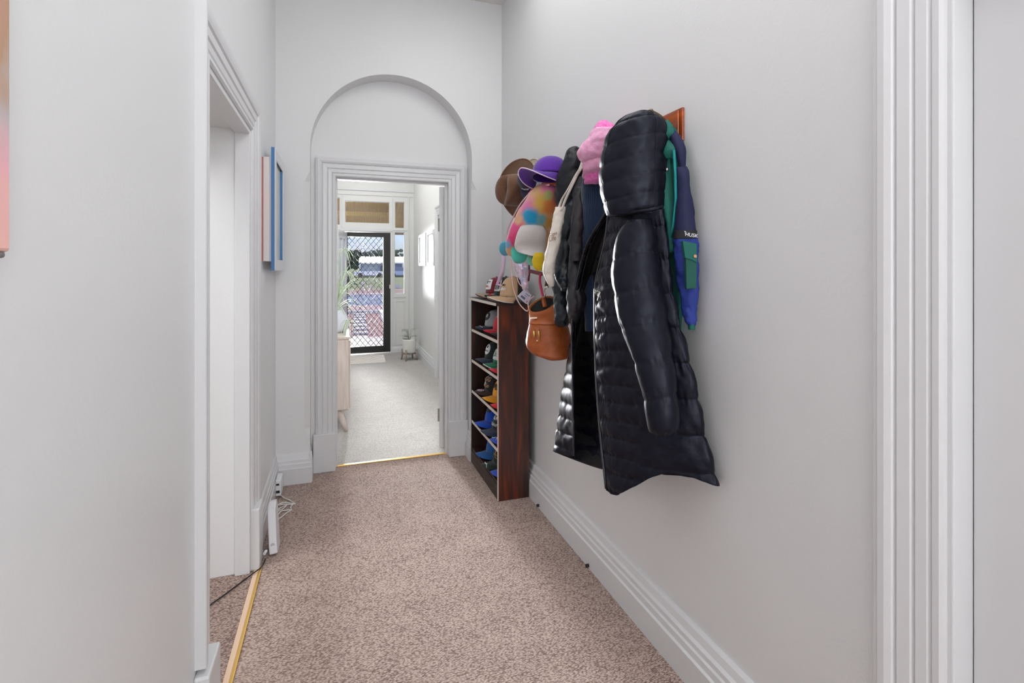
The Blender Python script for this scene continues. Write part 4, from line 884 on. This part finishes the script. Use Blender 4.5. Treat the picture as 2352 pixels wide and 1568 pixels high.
blobmesh([(338, 1316, 1328, 1.08, .02), (346, 1306, 1335, 1.07, .04), (362, 1296, 1340, 1.06, .055), (390, 1284, 1342, 1.05, .062), (420, 1277, 1340, 1.04, .062), (450, 1274, 1336, 1.035, .056), (475, 1278, 1330, 1.035, .045), (492, 1284, 1322, 1.04, .03)], 64, 70, puff=(.10, .005, .4), wr=.006, seed=18).build('hood', blackhood, hp, smooth=True)
blobmesh([(455, 1302, 1345, 1.06, .03), (480, 1293, 1348, 1.05, .05), (520, 1288, 1344, 1.045, .056), (560, 1281, 1338, 1.04, .058), (600, 1280, 1332, 1.035, .055), (650, 1290, 1328, 1.035, .045), (700, 1296, 1326, 1.04, .03)], 64, 90, puff=(.105, .006, .2), wr=.006, seed=19).build('body', tealnylon, hp, smooth=True)
blobmesh([(470, 1290, 1322, 1.03, .03), (500, 1281, 1324, 1.02, .04), (550, 1277, 1322, 1.01, .045), (600, 1274, 1320, 1.0, .046), (632, 1274, 1314, .98, .044), (648, 1280, 1310, .968, .040), (660, 1284, 1308, .965, .032), (668, 1288, 1304, .963, .022)], 60, 90, puff=(.11, .007, .2), wr=.006, wf=20, seed=20).build('sleeve', tealnylon, hp, smooth=True)
blobmesh([(632, 1273, 1308, 1.0, .03), (655, 1269, 1306, .99, .036), (690, 1274, 1308, .985, .038), (706, 1271, 1311, .98, .040), (725, 1273, 1310, .978, .038), (742, 1276, 1306, .978, .032), (750, 1279, 1301, .98, .024)], 60, 70, puff=(.10, .006, .5), wr=.008, wf=22, seed=21).build('sleeve', tealnylon, hp, smooth=True)

# ---------------------------------------------------------------- white tote
tt_ = thing('tote_bag', (.99, 2.25, 1.35), 'natural white cotton tote with brown print hanging by its straps', 'bag')
blobmesh([(476, 1275, 1297, 0.930, .012), (479, 1275, 1298, 0.930, .016), (500, 1271, 1296, 0.925, .024), (530, 1264, 1291, 0.917, .030), (560, 1258, 1286, 0.910, .034), (590, 1251, 1279, 0.900, .036), (615, 1246, 1275, 0.895, .036), (635, 1249, 1274, 0.897, .030), (648, 1256, 1274, 0.903, .022), (657, 1265, 1273, 0.910, .012)], 60, 90, wr=.006, wf=20, seed=22, ex=2.6).build('body', canvas, tt_, smooth=True)
for off, nm in ((0, 'strap'), (8, 'strap')):
    MB().ribbon(cr([P(1282 + off * .9, 484, X=.918), P(1290 + off, 460, X=.93), P(1305 + off * .6, 435, X=.945), P(1321 + off * .4, 405, X=.965), P(1335 + off * .3, 380, X=.985), P(1342, 352, X=1.075)], 24), (RT + UP * .4), .014, .003).build(nm, canvas, tt_, smooth=True)
tz = tat(1274, 545, .913) - .038
for s_, py, size in (('Love', 537, .022), ('Life', 548, .030)):
    o = text(s_, 'lettering', inkm, tt_, Vector(), size, (0, 0, 0), shear=.35)
    q = P(1270.5 if s_ == 'Love' else 1268, py, t=tz); o.location = q - ORG[tt_]; o.rotation_euler = (PI / 2, math.radians(-14), -TH); o.scale = (.75, 1, 1)

# ---------------------------------------------------------------- tie-dye backpack
bp_loc = Vector((1.02, 2.55, 1.40))
bkp = thing('backpack', bp_loc, 'small round tie dyed pink, blue and yellow backpack with coloured lower tabs', 'bag')
m = bpy.data.materials.new('tie_dye_plush'); m.use_nodes = True; k = NT(m); tc = k.add('ShaderNodeTexCoord')
nz = k.add('ShaderNodeTexNoise'); nz.inputs['Scale'].default_value = 16; nz.inputs['Detail'].default_value = 3; k.ln(tc.outputs['Object'], nz.inputs['Vector'])
ad = k.add('ShaderNodeVectorMath', operation='MULTIPLY_ADD'); k.ln(nz.outputs['Color'], ad.inputs[0]); ad.inputs[1].default_value = (.05, .05, .05); k.ln(tc.outputs['Object'], ad.inputs[2])
d1 = k.add('ShaderNodeVectorMath', operation='DOT_PRODUCT'); k.ln(ad.outputs[0], d1.inputs[0]); d1.inputs[1].default_value = RT
d2 = k.add('ShaderNodeSeparateXYZ'); k.ln(ad.outputs[0], d2.inputs[0]); cb = k.add('ShaderNodeCombineXYZ'); k.ln(d1.outputs['Value'], cb.inputs[0]); k.ln(d2.outputs['Z'], cb.inputs[1])
prev = None; base_c = S(236, 190, 140); bt = (P(1230, 510, X=.98) - CAM).dot(FW) - .05
DYE = [(1262, 436, .050, S(240, 130, 176)), (1210, 478, .055, S(236, 140, 184)), (1180, 522, .060, S(240, 90, 150)), (1172, 548, .040, S(238, 60, 130)), (1245, 470, .050, S(226, 186, 84)), (1262, 478, .040, S(232, 140, 72)),
       (1276, 458, .030, S(220, 90, 96)), (1255, 455, .026, S(196, 196, 124)), (1208, 494, .035, S(60, 176, 226)), (1222, 500, .040, S(20, 168, 222)), (1244, 505, .032, S(110, 180, 190)), (1262, 510, .030, S(214, 160, 70)), (1164, 558, .022, S(120, 180, 220)), (1190, 505, .025, S(236, 190, 150))]
for px, py, rad, c in DYE:
    q = P(px, py, t=bt) - bp_loc + Vector((.025, .025, .025)); q = Vector((q.dot(RT), q.z, 0))
    ds = k.add('ShaderNodeVectorMath', operation='DISTANCE'); k.ln(cb.outputs[0], ds.inputs[0]); ds.inputs[1].default_value = q
    mr = k.add('ShaderNodeMapRange'); mr.interpolation_type = 'SMOOTHSTEP'; mr.inputs['From Min'].default_value = rad * .4; mr.inputs['From Max'].default_value = rad * 1.35; mr.inputs['To Min'].default_value = 1.0; mr.inputs['To Max'].default_value = 0.0
    k.ln(ds.outputs['Value'], mr.inputs['Value'])
    mx = k.add('ShaderNodeMixRGB'); k.ln(mr.outputs[0], mx.inputs['Fac'])
    if prev is None: mx.inputs[1].default_value = base_c
    else: k.ln(prev, mx.inputs[1])
    mx.inputs[2].default_value = c; prev = mx.outputs[0]
k.ln(prev, k.b.inputs['Base Color']); k.b.inputs['Roughness'].default_value = .9; k.b.inputs['Sheen Weight'].default_value = .3
blobmesh([(424, 1243, 1262, 1.0, .03), (428, 1231, 1276, .995, .05), (440, 1220, 1284, .99, .062), (460, 1206, 1284, .985, .07), (485, 1190, 1283, .98, .074), (512, 1177, 1278, .98, .074), (540, 1167, 1270, .98, .07), (562, 1162, 1262, .985, .06), (580, 1163, 1250, .99, .045), (588, 1170, 1240, .995, .03)], 72, 100, wr=.003, wf=14, seed=23).build('body', m, bkp, smooth=True)
plush = mat('white_plush', S(226, 222, 220), .95, ('noise', 160, .3, .003), sheen=.4)
blobmesh([(516, 1204, 1236, .952, .018), (520, 1196, 1248, .95, .026), (532, 1189, 1254, .95, .032), (550, 1184, 1254, .952, .036), (566, 1182, 1252, .958, .034), (578, 1190, 1250, .964, .028), (587, 1218, 1246, .972, .018)], 56, 50, wr=.002, seed=24).build('front_pocket', plush, bkp, smooth=True, label='white plush front pocket')
def tab(rows_, c, nm, ec):
    o = blobmesh(rows_, 36, 30, wr=.001).build('tab', mat(nm, c, .85, sheen=.3), bkp, smooth=True)
tab([(553, 1160, 1172, .94, .008), (556, 1153, 1178, .938, .011), (564, 1148, 1180, .936, .012), (575, 1147, 1178, .936, .012), (583, 1151, 1172, .938, .010), (587, 1156, 1165, .94, .006)], S(90, 178, 210), 'sky_blue_plush', 0)
tab([(566, 1180, 1190, .925, .008), (569, 1176, 1208, .922, .012), (578, 1174, 1212, .92, .013), (590, 1175, 1211, .92, .013), (600, 1180, 1206, .922, .011), (605, 1186, 1197, .925, .006)], S(78, 192, 176), 'aqua_plush', 0)
tab([(588, 1212, 1224, .95, .008), (594, 1209, 1226, .948, .011), (603, 1210, 1228, .948, .011), (610, 1217, 1230, .95, .008)], S(104, 164, 140), 'sage_green_plush', 0)
tab([(580, 1228, 1248, .938, .010), (590, 1224, 1250, .935, .013), (602, 1222, 1250, .934, .013), (614, 1226, 1248, .936, .011), (622, 1233, 1244, .94, .006)], S(222, 186, 22), 'mustard_yellow_plush', 0)
MB().tube(cr([P(1162, 560, X=.955), P(1165, 530, X=.955), P(1178, 500, X=.955), P(1196, 468, X=.955), P(1216, 445, X=.962), P(1238, 428, X=.972), P(1262, 424, X=.98)], 40), .0045, 8).build('zip', mat('pale_zip_tape', S(240, 206, 214), .6), bkp, smooth=True)
MB().ribbon(cr([P(1210, 452, X=.99), P(1220, 438, X=1.0), P(1232, 424, X=1.02), P(1240, 410, X=1.05), P(1246, 395, X=1.09)], 16), (RT + UP * .6), .020, .003).build('strap', hotstrap, bkp, smooth=True)
MB().ribbon(cr([P(1157, 580, X=.99), P(1156, 605, X=.985), P(1153, 625, X=.98), P(1148, 640, X=.975), P(1143, 656, X=.97)], 20), RT, .028, .003).build('strap', lilac, bkp, smooth=True, label='hanging lilac strap')
MB().ribbon([P(1141, 652, X=.968), P(1152, 655, X=.968)], UP, .010, .006).build('strap_end', mat('pink_buckle', S(244, 188, 220), .4), bkp)
MB().ribbon(cr([P(1215, 606, X=1.05), P(1216, 625, X=1.05), P(1214, 645, X=1.05)], 12), RT, .010, .003).build('strap', maroon, bkp, smooth=True)
b = MB(); b.ribbon([P(1216, 622, X=1.03), P(1232, 626, X=1.02), P(1246, 629, X=1.01)], UP, .020, .003); b.build('lower_band', maroon, bkp)
MB().ribbon(cr([P(1241, 628, X=1.0), P(1240, 645, X=1.0), P(1243, 662, X=.995), P(1247, 680, X=.99)], 14), RT, .013, .003).build('strap', redstrap, bkp, smooth=True)

# ---------------------------------------------------------------- pearl pink bag, cord and tag
pb = thing('shoulder_bag', (1.05, 2.6, 1.22), 'pearly pink foil bag with thin pink cord hanging below the backpack', 'bag')
blobmesh([(585, 1180, 1212, 1.03, .02), (605, 1182, 1213, 1.03, .028), (625, 1187, 1213, 1.03, .03), (645, 1194, 1213, 1.03, .028), (662, 1200, 1214, 1.03, .022), (675, 1206, 1216, 1.03, .014), (684, 1210, 1217, 1.03, .008)], 44, 60, wr=.010, wf=30, seed=25).build('body', irid, pb, smooth=True)
MB().tube(cr([P(1173, 590, X=1.0), P(1175, 620, X=.99), P(1177, 650, X=.98), P(1182, 672, X=.972), P(1190, 692, X=.968), P(1200, 706, X=.968), P(1210, 714, X=.97), P(1214, 709, X=.975), P(1213, 698, X=.98), P(1217, 688, X=.99), P(1226, 680, X=1.0)], 60), .0033, 8).build('cord', pinkcord, pb, smooth=True)
MB().tube(cr([P(1178, 590, X=1.01), P(1184, 620, X=1.0), P(1190, 645, X=.99), P(1198, 657, X=.985), P(1207, 662, X=.99)], 40), .0030, 8).build('cord', pinkcord, pb, smooth=True)
tz = tat(1205, 682, .965)
tg = patch([(1188, 680), (1203, 665), (1221, 677), (1213, 699), (1207, 697)], tz, .0015).build('price_tag', tagm, pb)
patch([(1195, 681), (1198, 677.5), (1207, 684), (1204.5, 689)], tz - .001, .0012).build('barcode', mat('barcode_ink', S(104, 100, 124), .7), tg)
patch([(1208, 673), (1217, 680), (1216.5, 681.2), (1207.5, 674.4)], tz - .001, .0012).build('printed_line', mat('barcode_ink', 0), tg)
patch([(1205, 677), (1211, 681), (1210.5, 682.2), (1204.5, 678.2)], tz - .001, .0012).build('printed_line', mat('mauve_ink', S(168, 120, 148), .7), tg)
patch([(1208, 692), (1212, 689.5), (1211.5, 694), (1208.5, 695)], tz - .001, .0012).build('printed_mark', mat('mauve_ink', 0), tg)

# ---------------------------------------------------------------- tan handbag
hb_ = thing('handbag', (1.0, 2.45, .92), 'tan ribbed leather handbag hanging on a long strap above the skirting', 'bag')
hrows = [(703, 1216, 1276, .985, .045), (716, 1217, 1284, .982, .055), (732, 1218, 1294, .978, .062), (750, 1214, 1304, .972, .068), (770, 1209, 1310, .968, .072), (788, 1208, 1312, .966, .072), (804, 1214, 1313, .968, .066), (816, 1230, 1311, .972, .054), (823, 1246, 1304, .978, .040), (826, 1258, 1290, .985, .02)]
Gh = blob(hrows, 80, 90, wr=.004, wf=12, seed=26)
# the mouth slopes down towards the near side
for i in range(0, 26):
    f = 1 - i / 25
    for j in range(80):
        p = Gh[i][j]; s_ = (p - P(1246, 710, X=.985)).dot(RT)
        p.z += f * (.022 * s_ / .06 + .010) + f * f * .034 * ((p - P(1246, 710, X=.985)).dot(FW) / .05)
cut = 26
MB().grid(Gh[:cut + 1], True, False).build('neck_panel', tans, hb_, smooth=True, solid=.004, soloff=-1)
mbh = MB(); mbh.grid(Gh[cut:], True, False); n0 = len(mbh.v); mbh.f.append(tuple(range(n0 - 80, n0)))
mbh.build('body', tan, hb_, smooth=True)
Gi = [[p + (Vector((sum(q.x for q in row) / 80, sum(q.y for q in row) / 80, p.z)) - p) * .12 for p in row] for row in Gh[1:24]]
mbi = MB(); mbi.grid(Gi, True, False); mbi.f.append(tuple(range(len(mbi.v) - 80, len(mbi.v)))); mbi.build('lining', bagin, hb_, smooth=True)
MB().tube([p for p in Gh[0]] + [Gh[0][0]], .0026, 6).build('rim_piping', mat('gold_zip', S(170, 120, 70), .4), hb_, smooth=True)
th_ = tat(1260, 770, .968) + .004
patch([(1228, 752), (1239, 752), (1243, 793), (1235, 793)], th_ - .071, .02).build('centre_tab', tans, hb_, bevel=.004)
for dx in (0, 11): MB().tube([P(1226 + dx, 760, t=th_ - .074), P(1228 + dx, 775, t=th_ - .074)], .005, 8).build('buckle_bar', brass, hb_, smooth=True)
q = P(1234, 783, t=th_ - .077); MB().tube([q, q + FW * .008], .005, 10).build('stud', brass, hb_, smooth=True)
patch([(1218, 728.5), (1234, 727.5), (1234, 731.5), (1218, 732.5)], tat(1256, 730, .978) - .050, .012).build('name_plate', mat('champagne_metal', S(226, 200, 176), .3, metal=.6), hb_, bevel=.001)
st = MB().ribbon(cr([P(1252, 705, X=.99), P(1249, 690, X=.99), P(1250, 682, X=.99)], 10), RT, .022, .005).build('strap_base', tans, hb_, smooth=True)
MB().tube(cr([P(1250, 684, X=.985), P(1253, 676, X=.982), P(1250, 668, X=.982), P(1254, 660, X=.985)], 16), .0035, 8).build('snap_hook', steel, hb_, smooth=True)
MB().ribbon([P(1250, 658.5, X=.985), P(1259, 658.5, X=.985)], UP, .008, .006).build('strap_ring', steel, hb_)
MB().ribbon(cr([P(1254.5, 658, X=.987), P(1257, 645, X=.99), P(1262, 620, X=1.0), P(1272, 560, X=1.03), P(1290, 470, X=1.06), P(1310, 390, X=1.08)], 30), RT, .017, .003).build('strap', strapb, hb_, smooth=True)

# ---------------------------------------------------------------- hats at the far end
def felt_hat(label, loc, axis, mt, edge_m, rb=.19, rc=.088, h=.125, pinch=True, roll=0.0, group=None, name='brimmed_hat', curl=.035, cat='hat'):
    z = Vector(axis).normalized(); x = UP.cross(z).normalized(); y = z.cross(x)
    M = Matrix((x, y, z)).transposed() @ Matrix.Rotation(roll, 3, 'Z')
    t = thing(name, loc, label, cat, group, rot=tuple(M.to_euler()))
    n = 72
    G = []
    for i in range(13):
        f = i / 12; r = rc + (rb - rc) * f
        G.append([Vector((r * math.cos(a) * 1.0, r * math.sin(a) * .93, curl * f * f * (math.sin(a) ** 2) - .012 * f * (math.cos(a) ** 2))) for a in [2 * PI * q / n for q in range(n)]])
    br = MB().grid(G, True).build('brim', mt, t, smooth=True, solid=.004, local=True)
    MB().tube(G[-1] + [G[-1][0]], .0032, 6).build('brim_edge', edge_m, br, smooth=True, local=True)
    G = []
    for i in range(20):
        f = i / 19; row = []
        for q in range(n):
            a = 2 * PI * q / n
            if f < .72: g = f / .72; r = rc * (1 - .10 * g ** 2); zz = h * g
            else: g = (f - .72) / .28; r = rc * .90 * (1 - g * .98); zz = h * (1 + .05 * math.sin(PI * g)) 
            xx, yy = r * math.cos(a), r * math.sin(a) * .92
            if pinch: zz -= h * .28 * max(0, (f - .45) / .55) * math.exp(-(yy / (rc * .30)) ** 2); yy *= 1 - .25 * max(0, f - .5) * max(0, math.cos(a)) 
            row.append(Vector((xx, yy, zz)))
        G.append(row)
    MB().grid(G, True, True).build('crown', mt, t, smooth=True, local=True)
    MB().grid([[Vector((rc * 1.02 * math.cos(2 * PI * q / n), rc * .94 * math.sin(2 * PI * q / n), zz)) for q in range(n)] for zz in (.002, .022)], True).build('hat_band', edge_m if name == 'brimmed_hat' else mt, t, smooth=True, local=True)
    return t
hc = P(1196, 436, X=1.045)
felt_hat('wide brimmed brown felt hat hanging at the far end of the rack', hc, (-.93, -.33, -.12), felt, feltedge, rb=.185, rc=.098, h=.135, roll=1.2)
hc = P(1206, 430, X=1.09)
felt_hat('cream straw hat just behind the brown felt hat', hc, (-.97, -.2, -.02), cream, cream, rb=.175, rc=.085, h=.10, pinch=False, name='sun_hat', group='cream hats behind the felt hat')
hc = P(1222, 425, X=1.125)
felt_hat('cream straw hat hung closest to the wall behind another cream hat', hc, (-.99, -.05, 0), cream, cream, rb=.170, rc=.08, h=.03, pinch=False, name='sun_hat', group='cream hats behind the felt hat', curl=.0)
c = P(1263, 396, X=1.0)
cap('purple cap resting on the pegs above the tie dyed backpack', (c.x, c.y, c.z - .062), W_ + .42, purple, purple, k=1.12, group='caps on the rack', H=.092, L=.088, A=.085, droop=1.2, edge=lilac, pitch=-.10, roll=.12)  # lilac rim paints in the pale highlight along the brim
c = P(1216, 420, X=1.04)
cap('navy cap hanging brim down between felt hat and backpack', (c.x, c.y, c.z + .0), W_ + .9, cmat('ink_navy', 40, 38, 66), None, k=.72, group='caps on the rack', pitch=1.35, A=.08, L=.07, patches=[('lines', patchw, scr(0, .25, .5, .05, 30, 6), .004)])
wb = thing('fabric_pouch', (1.03, 2.5, 1.75), 'small white and cyan fabric pouch tucked under the purple cap', 'pouch')
blobmesh([(402, 1226, 1256, 1.03, .02), (412, 1224, 1252, 1.025, .025), (425, 1223, 1240, 1.02, .022), (436, 1222, 1230, 1.02, .012)], 36, 30, wr=.004, seed=31).build('body', mat('white_nylon', S(226, 226, 238), .6), wb, smooth=True)
blobmesh([(402, 1228, 1260, 1.01, .02), (410, 1229, 1254, 1.005, .022), (418, 1232, 1242, 1.005, .012)], 36, 24, wr=.004, seed=32).build('flap', mat('cyan_nylon', S(24, 176, 214), .6), wb, smooth=True, label='cyan flap')

# ================================================================ LIGHT
w = bpy.data.worlds.new('world'); scene.world = w; w.use_nodes = True
nt = w.node_tree; sky = nt.nodes.new('ShaderNodeTexSky'); sky.sky_type = 'NISHITA'; sky.sun_disc = False
sky.sun_elevation = math.radians(36); sky.sun_rotation = math.radians(200); sky.altitude = 100; sky.dust_density = 1.5
tint = nt.nodes.new('ShaderNodeMixRGB'); tint.blend_type = 'MULTIPLY'; tint.inputs['Fac'].default_value = 1; tint.inputs[2].default_value = (.86, .92, 1.28, 1)
nt.links.new(sky.outputs['Color'], tint.inputs[1]); nt.links.new(tint.outputs[0], nt.nodes['Background'].inputs['Color']); nt.nodes['Background'].inputs['Strength'].default_value = 0.14
def light(name, kind, loc, rot, e, col=(1, 1, 1), **kw):
    l = bpy.data.lights.new(name, kind); l.energy = e; l.color = col
    for a, v_ in kw.items(): setattr(l, a, v_)
    o = bpy.data.objects.new(name, l); COL.objects.link(o); o.location = loc; o.rotation_euler = rot
    return o
light('sun', 'SUN', (0, 20, 15), (math.radians(-57), 0, math.radians(-2)), 4.2, (1, .96, .9), angle=math.radians(.6))
# added lamp hidden from camera, stands in for daylight through door and sidelight
o = light('door_daylight_lamp', 'AREA', (0.02, 12.6, 1.15), (math.radians(-90), 0, math.radians(0)), 175, (.98, .99, 1.0), shape='RECTANGLE', size=.8, size_y=2.0, spread=math.radians(20))
o.visible_camera = False
light('front_room_fill_light', 'AREA', (0.4, 6.4, CZ - 0.03), (0, 0, 0), 36, (.99, .995, 1), shape='RECTANGLE', size=.9, size_y=3.2)  # added fill under the unseen ceiling to brighten the front room
light('hall_fill_light', 'AREA', (0.72, 0.9, CZ - 0.03), (0, 0, 0), 27, (.98, .99, 1), shape='RECTANGLE', size=.7, size_y=4.0)  # added fill, no lamp known here; lifts the hall walls
light('back_fill_light', 'AREA', (0.75, -2.3, 1.8), (math.radians(90), 0, math.radians(30)), 72, (.98, .99, 1), shape='RECTANGLE', size=1.2, size_y=2.4)  # added fill behind the camera, turned to the left wall; no window there
light('side_room_fill_light', 'AREA', (-2.0, 1.6, CZ - 0.03), (0, 0, 0), 75, (.99, .995, 1), shape='RECTANGLE', size=1.5, size_y=2.0)  # added fill in the unseen side room, brightens the doorway reveal
scene.cycles.use_denoising = True
scene.cycles.max_bounces = 8; scene.cycles.diffuse_bounces = 5; scene.cycles.sample_clamp_indirect = 6
v = scene.view_settings; v.view_transform = 'Standard'; v.look = 'None'; v.exposure = 0.0; v.gamma = 1.0; v.use_curve_mapping = False
